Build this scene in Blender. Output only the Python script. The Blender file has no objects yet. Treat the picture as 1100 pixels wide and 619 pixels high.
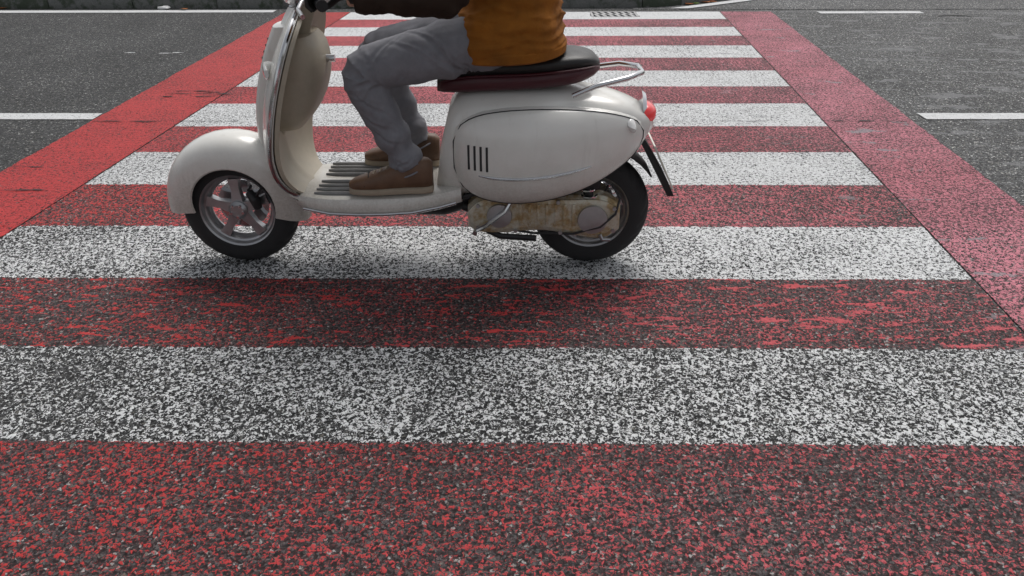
import bpy, bmesh, math, random
import numpy as np
from mathutils import Vector, Matrix, noise as mnoise

random.seed(7)
np.random.seed(7)
scene = bpy.context.scene
COL = scene.collection
R = math.radians

# ------------------------------------------------------------------ camera
CAM = Vector((0.3313, -1.7619, 1.4194))
PITCH, YAW, ROLL = 0.4858, -0.01432, -0.00413
fw = Vector((math.sin(YAW) * math.cos(PITCH), math.cos(YAW) * math.cos(PITCH), -math.sin(PITCH)))
r0 = Vector((math.cos(YAW), -math.sin(YAW), 0))
u0 = r0.cross(fw)
rr = r0 * math.cos(ROLL) + u0 * math.sin(ROLL)
uu = -r0 * math.sin(ROLL) + u0 * math.cos(ROLL)
cam_data = bpy.data.cameras.new('camera')
cam = bpy.data.objects.new('camera', cam_data)
COL.objects.link(cam)
cam.matrix_world = Matrix(((rr.x, uu.x, -fw.x, CAM.x), (rr.y, uu.y, -fw.y, CAM.y), (rr.z, uu.z, -fw.z, CAM.z), (0, 0, 0, 1)))
cam_data.sensor_fit = 'HORIZONTAL'
cam_data.sensor_width = 36.0
cam_data.lens = 36.0 * 861.99 / 1100.0
cam_data.clip_start = 0.05
cam_data.clip_end = 4000
scene.camera = cam

# ------------------------------------------------------------------ sky, sun, exposure (overcast)
SUN_EL, SUN_AZ = R(58), R(20)          # azimuth measured from +Y (away from the camera) towards +X
w = bpy.data.worlds.new('World')
scene.world = w
w.use_nodes = True
nt = w.node_tree
nt.nodes.clear()
sky = nt.nodes.new('ShaderNodeTexSky')
sky.sky_type = 'NISHITA'
sky.sun_disc = False
sky.sun_elevation = SUN_EL
sky.sun_rotation = SUN_AZ
sky.dust_density = 4.0
sky.air_density = 1.0
hs = nt.nodes.new('ShaderNodeHueSaturation')
hs.inputs['Saturation'].default_value = 0.22     # cloud cover greys the sky
bg = nt.nodes.new('ShaderNodeBackground')
bg.inputs['Strength'].default_value = 0.13
wo = nt.nodes.new('ShaderNodeOutputWorld')
nt.links.new(sky.outputs[0], hs.inputs['Color'])
nt.links.new(hs.outputs[0], bg.inputs['Color'])
nt.links.new(bg.outputs[0], wo.inputs[0])
sd = bpy.data.lights.new('sun', 'SUN')
sd.energy = 1.45
sd.angle = R(32)
sd.color = (1.0, 0.97, 0.93)
sun = bpy.data.objects.new('sun', sd)
COL.objects.link(sun)
to_sun = Vector((math.sin(SUN_AZ) * math.cos(SUN_EL), math.cos(SUN_AZ) * math.cos(SUN_EL), math.sin(SUN_EL)))
sun.rotation_euler = to_sun.to_track_quat('Z', 'Y').to_euler()
sun.location = to_sun * 20
vs = scene.view_settings
vs.view_transform = 'Standard'
vs.look = 'None'
vs.exposure = 0.0
vs.gamma = 1.0
vs.use_curve_mapping = False

# ------------------------------------------------------------------ helpers
def tag(o, label=None, cat=None, group=None, kind=None):
    if label: o['label'] = label
    if cat: o['category'] = cat
    if group: o['group'] = group
    if kind: o['kind'] = kind
    return o

def mesh_obj(name, verts, faces, mat, parent=None, smooth=False):
    me = bpy.data.meshes.new(name)
    me.from_pydata([tuple(v) for v in verts], [], faces)
    me.update()
    if smooth:
        me.shade_smooth()
    if mat: me.materials.append(mat)
    o = bpy.data.objects.new(name, me)
    COL.objects.link(o)
    if parent: o.parent = parent
    return o

def empty(name, loc):
    o = bpy.data.objects.new(name, None)
    o.empty_display_size = 0.1
    o.location = loc
    COL.objects.link(o)
    return o

class MB:
    """collects shapes for ONE mesh object"""
    def __init__(s): s.v, s.f = [], []
    def add(s, v, f):
        b = len(s.v)
        s.v += [tuple(p) for p in v]
        s.f += [[b + i for i in q] for q in f]
        return s
    def box(s, x0, x1, y0, y1, z0, z1, bev=0.0):
        if bev <= 0:
            v = [(x, y, z) for z in (z0, z1) for y in (y0, y1) for x in (x0, x1)]
            return s.add(v, [(0, 2, 3, 1), (4, 5, 7, 6), (0, 1, 5, 4), (2, 6, 7, 3), (0, 4, 6, 2), (1, 3, 7, 5)])
        bm = bmesh.new()
        bmesh.ops.create_cube(bm, size=1.0)
        for p in bm.verts:
            p.co = Vector(((x0 + x1) / 2 + p.co.x * (x1 - x0), (y0 + y1) / 2 + p.co.y * (y1 - y0), (z0 + z1) / 2 + p.co.z * (z1 - z0)))
        bmesh.ops.bevel(bm, geom=bm.edges[:] + bm.verts[:], offset=bev, segments=2, profile=0.6, affect='EDGES')
        bm.verts.index_update()
        s.add([p.co[:] for p in bm.verts], [[p.index for p in q.verts] for q in bm.faces])
        bm.free()
        return s
    def loft(s, rings, cap0=True, cap1=True, closed=True):
        n = len(rings[0])
        b = len(s.v)
        for r in rings: s.v += [tuple(p) for p in r]
        m = n if closed else n - 1
        for i in range(len(rings) - 1):
            for j in range(m):
                k = (j + 1) % n
                s.f.append([b + i * n + j, b + i * n + k, b + (i + 1) * n + k, b + (i + 1) * n + j])
        if cap0: s.f.append([b + j for j in range(n)][::-1])
        if cap1: s.f.append([b + (len(rings) - 1) * n + j for j in range(n)])
        return s
    def tube(s, pts, rad, n=10, caps=True):
        """pts: list of points, rad: float or list"""
        pts = [Vector(p) for p in pts]
        if not isinstance(rad, (list, tuple)): rad = [rad] * len(pts)
        rings = []
        up = Vector((0.13, 0.21, 0.97)).normalized()
        a = None
        for i, p in enumerate(pts):
            d = (pts[min(i + 1, len(pts) - 1)] - pts[max(i - 1, 0)]).normalized()
            if a is None:
                a = d.cross(Vector((1, 0, 0)) if abs(d.dot(up)) > 0.97 else up).normalized()
            a = (a - d * a.dot(d)).normalized()          # carry the frame along without twist
            b = d.cross(a).normalized()
            rings.append([p + (a * math.cos(t) + b * math.sin(t)) * rad[i] for t in [2 * math.pi * k / n for k in range(n)]])
        return s.loft(rings, caps, caps)
    def lathe_y(s, prof, cx, cy, cz, n=40, a0=0.0, a1=2 * math.pi):
        """revolve prof [(radius, y)] round an axis along y"""
        full = abs(a1 - a0 - 2 * math.pi) < 1e-6
        m = n if full else n + 1
        rings = []
        for i in range(m):
            a = a0 + (a1 - a0) * i / n
            rings.append([(cx + r * math.cos(a), cy + y, cz + r * math.sin(a)) for r, y in prof])
        if full: rings.append(rings[0])
        k = len(prof)
        b = len(s.v)
        for r in rings[:m]: s.v += r
        for i in range(n):
            i2 = (i + 1) % m
            for j in range(k - 1):
                s.f.append([b + i * k + j, b + i2 * k + j, b + i2 * k + j + 1, b + i * k + j + 1])
        return s
    def build(s, name, mat, parent=None, smooth=True, sub=0, weld=False):
        o = mesh_obj(name, s.v, s.f, mat, parent, False)
        bm = bmesh.new()
        bm.from_mesh(o.data)
        if weld: bmesh.ops.remove_doubles(bm, verts=bm.verts, dist=1e-5)
        bmesh.ops.recalc_face_normals(bm, faces=bm.faces)
        bm.to_mesh(o.data)
        bm.free()
        if smooth:
            o.data.shade_smooth()
            if not sub:
                try: o.data.set_sharp_from_angle(angle=R(38))
                except Exception: pass
        if sub:
            md = o.modifiers.new('subdivision', 'SUBSURF')
            md.levels = sub
            md.render_levels = sub
        return o

def interp(tab, x):
    """piecewise smooth interpolation of rows (x, a, b, ...)"""
    tab = sorted(tab)
    if x <= tab[0][0]: return tab[0][1:]
    if x >= tab[-1][0]: return tab[-1][1:]
    for i in range(len(tab) - 1):
        if tab[i][0] <= x <= tab[i + 1][0]:
            p0, p1, p2, p3 = tab[max(i - 1, 0)], tab[i], tab[i + 1], tab[min(i + 2, len(tab) - 1)]
            h = p2[0] - p1[0]
            t = (x - p1[0]) / h
            out = []
            for k in range(1, len(p1)):
                m1 = (p2[k] - p0[k]) / max(p2[0] - p0[0], 1e-6) * h
                m2 = (p3[k] - p1[k]) / max(p3[0] - p1[0], 1e-6) * h
                out.append((2 * t**3 - 3 * t**2 + 1) * p1[k] + (t**3 - 2 * t**2 + t) * m1 + (-2 * t**3 + 3 * t**2) * p2[k] + (t**3 - t**2) * m2)
            return tuple(out)

def spow(v, e): return math.copysign(abs(v) ** e, v)

# ------------------------------------------------------------------ node helpers (shader and geometry nodes share them)
class NB:
    def __init__(s, tree): s.t = tree
    def n(s, kind, **kw):
        nd = s.t.nodes.new(kind)
        for k, v in kw.items():
            setattr(nd, k, v)
        return nd
    def link(s, a, b): s.t.links.new(a, b)
    def put(s, sock, v):
        if hasattr(v, 'is_linked'): s.link(v, sock)
        else: sock.default_value = v
    def math(s, op, a, b=0.0, c=None, clamp=False):
        nd = s.n('ShaderNodeMath', operation=op)
        nd.use_clamp = clamp
        s.put(nd.inputs[0], a)
        s.put(nd.inputs[1], b)
        if c is not None: s.put(nd.inputs[2], c)
        return nd.outputs[0]
    def mul(s, a, b): return s.math('MULTIPLY', a, b)
    def add(s, a, b): return s.math('ADD', a, b)
    def sub(s, a, b): return s.math('SUBTRACT', a, b)
    def vscale(s, v, xyz):
        nd = s.n('ShaderNodeVectorMath', operation='MULTIPLY')
        s.put(nd.inputs[0], v)
        nd.inputs[1].default_value = xyz
        return nd.outputs[0]
    def noise(s, vec, scale, detail=2.0, rough=0.5, dim='2D', dist=0.0):
        nd = s.n('ShaderNodeTexNoise', noise_dimensions=dim)
        s.put(nd.inputs['Vector'], vec)
        nd.inputs['Scale'].default_value = scale
        nd.inputs['Detail'].default_value = detail
        nd.inputs['Roughness'].default_value = rough
        nd.inputs['Distortion'].default_value = dist
        return nd.outputs[0]
    def voronoi(s, vec, scale, feature='F1', dim='2D'):
        nd = s.n('ShaderNodeTexVoronoi', voronoi_dimensions=dim, feature=feature)
        s.put(nd.inputs['Vector'], vec)
        nd.inputs['Scale'].default_value = scale
        return nd
    def step(s, v, lo, hi):
        nd = s.n('ShaderNodeMapRange', interpolation_type='SMOOTHSTEP')
        s.put(nd.inputs['Value'], v)
        s.put(nd.inputs['From Min'], lo)
        s.put(nd.inputs['From Max'], hi)
        return nd.outputs[0]
    def lerp(s, v, a0, a1, b0, b1):
        nd = s.n('ShaderNodeMapRange')
        s.put(nd.inputs['Value'], v)
        nd.inputs['From Min'].default_value = a0
        nd.inputs['From Max'].default_value = a1
        nd.inputs['To Min'].default_value = b0
        nd.inputs['To Max'].default_value = b1
        return nd.outputs[0]
    def mix(s, f, a, b, mode='MIX'):
        nd = s.n('ShaderNodeMix', data_type='RGBA', blend_type=mode)
        s.put(nd.inputs[0], f)
        for sock, v in ((nd.inputs[6], a), (nd.inputs[7], b)):
            if hasattr(v, 'is_linked'): s.link(v, sock)
            else: sock.default_value = (v[0], v[1], v[2], 1)
        return nd.outputs[2]
    def ramp(s, f, stops, interp='LINEAR'):
        nd = s.n('ShaderNodeValToRGB')
        cr = nd.color_ramp
        cr.interpolation = interp
        while len(cr.elements) < len(stops): cr.elements.new(0.5)
        for e, (p, c) in zip(cr.elements, stops):
            e.position = p
            e.color = (c[0], c[1], c[2], 1)
        s.link(f, nd.inputs[0])
        return nd.outputs[0]

def relief(nb, pos):
    """asphalt relief in metres from world x, y: used alike by geometry nodes (near field) and by the materials"""
    warp = nb.n('ShaderNodeTexNoise', noise_dimensions='2D')
    nb.put(warp.inputs['Vector'], pos)
    warp.inputs['Scale'].default_value = 90.0
    warp.inputs['Detail'].default_value = 1.0
    wv = nb.n('ShaderNodeVectorMath', operation='MULTIPLY_ADD')
    nb.link(warp.outputs['Color'] if 'Color' in warp.outputs else warp.outputs[1], wv.inputs[0])
    wv.inputs[1].default_value = (0.014, 0.014, 0)
    nb.put(wv.inputs[2], pos)
    p = wv.outputs[0]
    vo = nb.voronoi(p, 122.0)
    dome = nb.sub(0.62, vo.outputs['Distance'])                      # stone tops
    n1 = nb.sub(nb.noise(p, 62.0, 3.0, 0.62), 0.5)
    n2 = nb.sub(nb.noise(pos, 14.0, 1.0, 0.5), 0.5)
    h = nb.add(nb.add(nb.mul(dome, 0.0030), nb.mul(n1, 0.0120)), nb.mul(n2, 0.0045))
    return h, dome, n1, vo, p

gn = bpy.data.node_groups.new('asphalt_relief', 'GeometryNodeTree')
gn.interface.new_socket('Geometry', in_out='INPUT', socket_type='NodeSocketGeometry')
gn.interface.new_socket('Geometry', in_out='OUTPUT', socket_type='NodeSocketGeometry')
g = NB(gn)
gi, go = g.n('NodeGroupInput'), g.n('NodeGroupOutput')
gp = g.n('GeometryNodeInputPosition')
gh = relief(g, gp.outputs[0])[0]
comb = g.n('ShaderNodeCombineXYZ')
g.link(gh, comb.inputs[2])
sp = g.n('GeometryNodeSetPosition')
g.link(gi.outputs[0], sp.inputs['Geometry'])
g.link(comb.outputs[0], sp.inputs['Offset'])
g.link(sp.outputs[0], go.inputs[0])

def principled(name):
    m = bpy.data.materials.new(name)
    m.use_nodes = True
    nt = m.node_tree
    b = nt.nodes['Principled BSDF']
    return m, NB(nt), b

def objattr(nb, name):
    a = nb.n('ShaderNodeAttribute', attribute_type='OBJECT', attribute_name=name)
    return a.outputs['Fac']

def asphalt_colour(nb, pos, dome, n1, vo, base, bright=1.0):
    sepc = nb.n('ShaderNodeSeparateColor')
    nb.link(vo.outputs['Color'], sepc.inputs[0])
    b = base
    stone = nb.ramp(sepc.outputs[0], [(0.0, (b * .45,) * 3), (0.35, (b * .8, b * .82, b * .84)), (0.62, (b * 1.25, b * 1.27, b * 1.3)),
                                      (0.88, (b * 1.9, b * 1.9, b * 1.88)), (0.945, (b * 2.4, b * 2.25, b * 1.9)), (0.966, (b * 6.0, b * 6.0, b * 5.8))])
    binder_pit_shade = nb.step(nb.add(dome, nb.mul(n1, 0.9)), -0.06, 0.26)  # dark bitumen between the stones, with pit occlusion put into the colour
    col = nb.mix(binder_pit_shade, (b * .22, b * .22, b * .23), stone)
    big = nb.noise(pos, 1.3, 4.0, 0.6)
    fine = nb.noise(pos, 520.0, 2.0, 0.6)
    mott = nb.noise(pos, 210.0, 3.0, 0.7)
    v = nb.mul(nb.mul(nb.lerp(big, 0.3, 0.7, 0.82, 1.2), nb.lerp(fine, 0.3, 0.7, 0.7, 1.3)), nb.lerp(mott, 0.32, 0.68, 0.55, 1.45))
    sc = nb.n('ShaderNodeVectorMath', operation='SCALE')
    nb.link(col, sc.inputs[0])
    nb.link(v, sc.inputs['Scale'])
    return sc.outputs[0], fine

def paint_material(name, kind, displaced):
    m, nb, bs = principled(name)
    pos = nb.n('ShaderNodeNewGeometry').outputs['Position']
    h, dome, n1, vo, p = relief(nb, pos)
    sx = nb.n('ShaderNodeSeparateXYZ')
    nb.link(pos, sx.inputs[0])
    X = sx.outputs[0]
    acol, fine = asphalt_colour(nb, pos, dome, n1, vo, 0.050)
    # --- how much paint is left
    nA = nb.add(nb.mul(nb.sub(nb.noise(p, 145.0, 3.0, 0.62), 0.5), 0.72), nb.mul(nb.sub(nb.noise(p, 55.0, 3.0, 0.6), 0.5), 0.42))
    nL = nb.sub(nb.noise(pos, 2.1, 3.0, 0.55), 0.5)
    nM = nb.sub(nb.noise(pos, 11.0, 2.0, 0.5), 0.5)
    mp = nb.n('ShaderNodeMapping')
    nb.link(pos, mp.inputs[0])
    mp.inputs['Rotation'].default_value = (0, 0, R(-16))
    mp.inputs['Scale'].default_value = (6.5, 30.0, 1)
    st = nb.mul(nb.math('MAXIMUM', nb.sub(nb.noise(mp.outputs[0], 1.0, 3.0, 0.6, dist=0.6), 0.56), 0.0), 3.2)
    mp2 = nb.n('ShaderNodeMapping')
    nb.link(pos, mp2.inputs[0])
    mp2.inputs['Rotation'].default_value = (0, 0, R(12))
    mp2.inputs['Scale'].default_value = (60.0, 5.0, 1)
    st2 = nb.sub(nb.noise(mp2.outputs[0], 1.0, 2.0, 0.6), 0.5)
    sc = nb.add(nb.mul(nA, 2.3), nb.add(nb.mul(n1, 1.2), nb.mul(dome, 0.35)))
    sc = nb.add(sc, nb.add(nb.mul(nL, 0.32), nb.mul(nM, 0.24)))
    sc = nb.add(sc, nb.add(nb.mul(st, objattr(nb, 'streak')), nb.mul(st2, objattr(nb, 'scrub'))))
    sc = nb.add(sc, nb.add(objattr(nb, 'coverage'), nb.mul(X, objattr(nb, 'tilt'))))
    mask = nb.step(sc, -0.035, 0.045)
    # --- paint colour
    grime = nb.noise(pos, 33.0, 4.0, 0.65)
    if kind == 'white':
        pc = nb.mix(nb.lerp(grime, 0.3, 0.75, 0, 0.55), (0.76, 0.77, 0.775), (0.52, 0.525, 0.53))
        mask = nb.mul(mask, 0.985)
    else:
        fade = nb.math('ADD', objattr(nb, 'fade'), nb.mul(nb.sub(nb.noise(pos, 1.1, 2.0), 0.5), 0.5))
        fade = nb.math('ADD', fade, nb.mul(X, 0.15), clamp=True)
        fresh = nb.mix(nb.lerp(grime, 0.3, 0.75, 0, 0.7), (0.54, 0.034, 0.033), (0.40, 0.029, 0.032))
        pale = nb.mix(nb.lerp(grime, 0.3, 0.75, 0, 0.7), (0.66, 0.225, 0.275), (0.50, 0.155, 0.215))
        pc = nb.mix(fade, fresh, pale)
    dirt = nb.lerp(fine, 0.32, 0.7, 0.80, 1.06)
    dsc = nb.n('ShaderNodeVectorMath', operation='SCALE')
    nb.link(pc, dsc.inputs[0])
    nb.link(dirt, dsc.inputs['Scale'])
    if kind == 'red':                                               # a thin stain of paint left in the stones
        film = nb.mul(nb.step(sc, -0.75, 0.05), 0.10 if displaced else 0.30)
        acol = nb.mix(film, acol, nb.mix(0.6, pc, (0.10, 0.012, 0.02)))
    col = nb.mix(mask, acol, dsc.outputs[0])
    # --- grey mortar smears on the junction side
    mp3 = nb.n('ShaderNodeMapping')
    nb.link(pos, mp3.inputs[0])
    mp3.inputs['Scale'].default_value = (3.6, 9.0, 1)
    sm = nb.noise(mp3.outputs[0], 1.0, 2.0, 0.5)
    smear = nb.mul(nb.mul(nb.step(nb.add(sm, nb.mul(nb.sub(grime, 0.5), 0.25)), 0.70, 0.735), nb.step(X, 1.4, 2.3)), 0.75)
    col = nb.mix(smear, col, (0.24, 0.245, 0.26))
    nb.link(col, bs.inputs['Base Color'])
    nb.link(nb.lerp(mask, 0, 1, 0.82, 0.62), bs.inputs['Roughness'])
    bs.inputs['Specular IOR Level'].default_value = 0.32
    hh = nb.add(nb.mul(fine, 0.0011), nb.mul(mask, 0.0006))
    if not displaced:
        hh = nb.add(hh, nb.mul(h, 0.8))
    bp = nb.n('ShaderNodeBump')
    bp.inputs['Strength'].default_value = 0.9
    bp.inputs['Distance'].default_value = 1.0
    nb.link(hh, bp.inputs['Height'])
    nb.link(bp.outputs[0], bs.inputs['Normal'])
    return m

def road_material(name, base, junction_base=None):
    m, nb, bs = principled(name)
    pos = nb.n('ShaderNodeNewGeometry').outputs['Position']
    h, dome, n1, vo, p = relief(nb, pos)
    sx = nb.n('ShaderNodeSeparateXYZ')
    nb.link(pos, sx.inputs[0])
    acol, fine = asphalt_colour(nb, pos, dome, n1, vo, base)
    coarse = nb.noise(pos, 26.0, 4.0, 0.7)
    cs = nb.n('ShaderNodeVectorMath', operation='SCALE')
    nb.link(acol, cs.inputs[0])
    nb.link(nb.lerp(coarse, 0.3, 0.7, 0.62, 1.42), cs.inputs['Scale'])
    col = cs.outputs[0]
    if junction_base:
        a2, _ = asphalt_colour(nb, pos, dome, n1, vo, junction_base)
        c2 = nb.n('ShaderNodeVectorMath', operation='SCALE')
        nb.link(a2, c2.inputs[0])
        nb.link(nb.lerp(coarse, 0.3, 0.7, 0.62, 1.42), c2.inputs['Scale'])
        edge = nb.add(sx.outputs[0], nb.mul(nb.sub(nb.noise(pos, 0.8, 3.0), 0.5), 1.5))
        col = nb.mix(nb.step(edge, 0.0, 3.2), col, c2.outputs[0])
        mp3 = nb.n('ShaderNodeMapping')
        nb.link(pos, mp3.inputs[0])
        mp3.inputs['Scale'].default_value = (2.6, 7.0, 1)
        sm = nb.add(nb.noise(mp3.outputs[0], 1.0, 3.0, 0.55), nb.mul(nb.sub(coarse, 0.5), 0.30))
        smear = nb.mul(nb.mul(nb.step(sm, 0.585, 0.67), nb.step(sx.outputs[0], 2.0, 3.0)), 0.62)
        col = nb.mix(smear, col, (0.22, 0.222, 0.228))
        pale = nb.noise(nb.vscale(pos, (0.5, 1.4, 1)), 1.0, 4.0, 0.6)
        col = nb.mix(nb.mul(nb.step(pale, 0.55, 0.75), nb.mul(nb.step(sx.outputs[0], 2.0, 4.0), 0.35)), col, (0.20, 0.202, 0.205))
    nb.link(col, bs.inputs['Base Color'])
    bs.inputs['Roughness'].default_value = 0.8
    bs.inputs['Specular IOR Level'].default_value = 0.3
    bp = nb.n('ShaderNodeBump')
    bp.inputs['Strength'].default_value = 0.9
    bp.inputs['Distance'].default_value = 1.0
    nb.link(nb.add(nb.mul(h, 0.8), nb.mul(fine, 0.001)), bp.inputs['Height'])
    nb.link(bp.outputs[0], bs.inputs['Normal'])
    return m

def simple(name, col, rough=0.5, metal=0.0, coat=0.0, var=0.15, scale=18.0, bump=0.0, bscale=60.0, spec=0.5, emit=None):
    m, nb, bs = principled(name)
    tc = nb.n('ShaderNodeTexCoord').outputs['Object']
    nz = nb.noise(tc, scale, 4.0, 0.6, dim='3D')
    c = nb.mix(nb.lerp(nz, 0.3, 0.7, 0, 1), tuple(v * (1 - var) for v in col), tuple(min(1, v * (1 + var)) for v in col))
    nb.link(c, bs.inputs['Base Color'])
    nb.link(nb.lerp(nz, 0.3, 0.7, max(rough - .08, .03), min(rough + .1, 1)), bs.inputs['Roughness'])
    bs.inputs['Metallic'].default_value = metal
    bs.inputs['Coat Weight'].default_value = coat
    bs.inputs['Coat Roughness'].default_value = 0.06
    bs.inputs['Specular IOR Level'].default_value = spec
    if bump:
        bn = nb.noise(tc, bscale, 4.0, 0.6, dim='3D')
        bp = nb.n('ShaderNodeBump')
        bp.inputs['Strength'].default_value = 0.8
        bp.inputs['Distance'].default_value = bump
        nb.link(bn, bp.inputs['Height'])
        nb.link(bp.outputs[0], bs.inputs['Normal'])
    if emit:
        bs.inputs['Emission Color'].default_value = (*emit[0], 1)
        bs.inputs['Emission Strength'].default_value = emit[1]
    return m

M = {}
M['red_near'] = paint_material('worn_red_paint_on_relief', 'red', True)
M['red_far'] = paint_material('worn_red_paint', 'red', False)
M['white_near'] = paint_material('worn_white_paint_on_relief', 'white', True)
M['white_far'] = paint_material('worn_white_paint', 'white', False)
M['road'] = road_material('road_asphalt', 0.062, 0.105)
M['side_road'] = road_material('side_street_asphalt', 0.125)
M['pavement'] = simple('pavement_concrete', (0.24, 0.235, 0.22), 0.85, var=0.3, scale=3.0, bump=0.004)
M['ground'] = simple('ground_earth', (0.10, 0.10, 0.085), 0.95, var=0.35, scale=0.6, bump=0.01)
M['pit'] = simple('drain_pit_dark', (0.012, 0.012, 0.012), 0.9)
M['crack'] = simple('crack_filler', (0.018, 0.018, 0.019), 0.8, var=0.4, scale=60)

# kerb stone: granite darkened by moss near its foot
m, nb, bs = principled('mossy_kerb_stone')
pos = nb.n('ShaderNodeNewGeometry').outputs['Position']
info = nb.n('ShaderNodeObjectInfo')
gr = nb.noise(pos, 160.0, 3.0, 0.7, dim='3D')
ms = nb.noise(pos, 9.0, 5.0, 0.65, dim='3D')
stone = nb.mix(nb.lerp(gr, 0.3, 0.7, 0, 1), (0.09, 0.094, 0.09), (0.24, 0.245, 0.235))
col = nb.mix(nb.step(nb.add(ms, nb.mul(nb.sub(info.outputs['Random'], 0.5), 0.16)), 0.40, 0.60), stone, (0.055, 0.070, 0.048))
nb.link(col, bs.inputs['Base Color'])
bs.inputs['Roughness'].default_value = 0.9
bp = nb.n('ShaderNodeBump')
bp.inputs['Distance'].default_value = 0.006
nb.link(nb.add(gr, ms), bp.inputs['Height'])
nb.link(bp.outputs[0], bs.inputs['Normal'])
M['kerb'] = m

# ------------------------------------------------------------------ ground, road, side street, pavement
SK = 0.0626                                   # the crossing runs slightly askew to the road
YE = [-1.5, -1.0, -0.5, -0.002, 0.492, 0.992, 1.497, 2.018, 2.535, 3.034, 3.559, 4.027, 4.525, 4.996, 5.494, 5.947, 6.403, 6.855, 7.325]
GRATE = (1.05, 1.55, 6.985, 7.335)            # hole for the gully grate

gsz = 1500
ground = mesh_obj('ground', [(-gsz, -gsz, -0.12), (gsz, -gsz, -0.12), (gsz, gsz, -0.12), (-gsz, gsz, -0.12)], [(0, 1, 2, 3)], M['ground'])
tag(ground, kind='structure', label='dull earth spreading out beyond the road')

def sheet_with_hole(name, x0, x1, y0, y1, z, hole, mat, parent=None):
    xs, ys = [x0, hole[0], hole[1], x1], [y0, hole[2], hole[3], y1]
    v = [(x, y, z) for y in ys for x in xs]
    f = [(j * 4 + i, j * 4 + i + 1, j * 4 + i + 5, j * 4 + i + 4) for j in range(3) for i in range(3) if not (i == 1 and j == 1)]
    return mesh_obj(name, v, f, mat, parent)

road = sheet_with_hole('road', -90, 90, -4.5, 7.66, 0.0, GRATE, M['road'])
tag(road, kind='structure', label='dark grey worn asphalt road running left to right')

# kerb line: straight, then round the corner into the side street
KP = [(-60.0, 7.64), (1.66, 7.625), (1.82, 7.645), (1.99, 7.715), (2.29, 7.90), (2.83, 8.24), (3.2, 8.62), (3.5, 9.2), (3.66, 10.0), (3.7, 11.0), (3.7, 40.0)]
side = mesh_obj('side_street', [(1.55, 7.475, 0.004), (60, 7.42, 0.004), (60, 60, 0.004), (3.0, 60, 0.004), (3.0, 9.0, 0.004), (1.55, 7.9, 0.004)], [(0, 1, 2, 3, 4, 5)], M['side_road'])
tag(side, kind='structure', label='lighter grey asphalt of the side street beyond the joint')
pv = [(p[0] - 0.11 * (1 if i > 4 else 0), p[1] + 0.10, 0.135) for i, p in enumerate(KP)] + [(-60, 40, 0.135)]
pav = mesh_obj('pavement', pv, [tuple(range(len(pv)))], M['pavement'])
tag(pav, kind='structure', label='concrete pavement behind the mossy kerb')

kerb = empty('kerb', (0, 7.64, 0))
tag(kerb, kind='structure', label='dark mossy stone kerb along the far side of the road')
def kerb_path(jn):
    """points along the kerb for a list of arc positions"""
    pts = [Vector((a, b, 0)) for a, b in KP]
    out = []
    for t in jn:
        d = t
        for a, b in zip(pts[:-1], pts[1:]):
            L = (b - a).length
            if d <= L:
                out.append(a + (b - a) * (d / L))
                break
            d -= L
    return out
joints = [1.66 - 0.951 * k for k in range(0, 34)][::-1]
arcs = [x + 60.0 for x in joints]
while arcs[-1] < 66.5: arcs.append(arcs[-1] + 0.5)
while arcs[-1] < 76: arcs.append(arcs[-1] + 0.95)
for a, b in zip(arcs[:-1], arcs[1:]):
    n = 6 if a > 61 else 2
    cs = kerb_path([a + 0.005 + (b - a - 0.01) * i / n for i in range(n + 1)])
    rings = []
    lift = random.uniform(-.004, .004)
    for i, c in enumerate(cs):
        d = (cs[min(i + 1, n)] - cs[max(i - 1, 0)]).normalized()
        nrm = Vector((-d.y, d.x, 0))
        prof = [(0.0, -0.05), (0.0, 0.004), (0.004, 0.115), (0.012, 0.132), (0.026, 0.141), (0.12, 0.146), (0.13, 0.14), (0.13, -0.05)]
        rings.append([c + nrm * (q + lift) + Vector((0, 0, hz + lift * .5)) for q, hz in prof])
    o = MB().loft(rings).build('kerb_stone', M['kerb'], kerb)
    for v in o.data.vertices: v.co -= kerb.location

# ------------------------------------------------------------------ crossing: white stripes, red bands, red borders (parts of the road)
def left_seam(y): return -2.0 + SK * y
def right_seam(y): return 2.0 + SK * y
def wob(y, k): return 0.008 * mnoise.noise((y * 3.0, k, 0)) + 0.006 * mnoise.noise((y * 22.0, k, 2))
def left_outer(y): return -2.464 + 0.0286 * y + wob(y, 1.3)
def right_outer(y): return 2.55 + SK * y + wob(y, 8.7)

def edge_jitter(x, k):
    return 0.0055 * mnoise.noise((x * 5.0, k * 7.3, 0)) + 0.0050 * mnoise.noise((x * 70.0, k * 3.1, 4))

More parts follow.
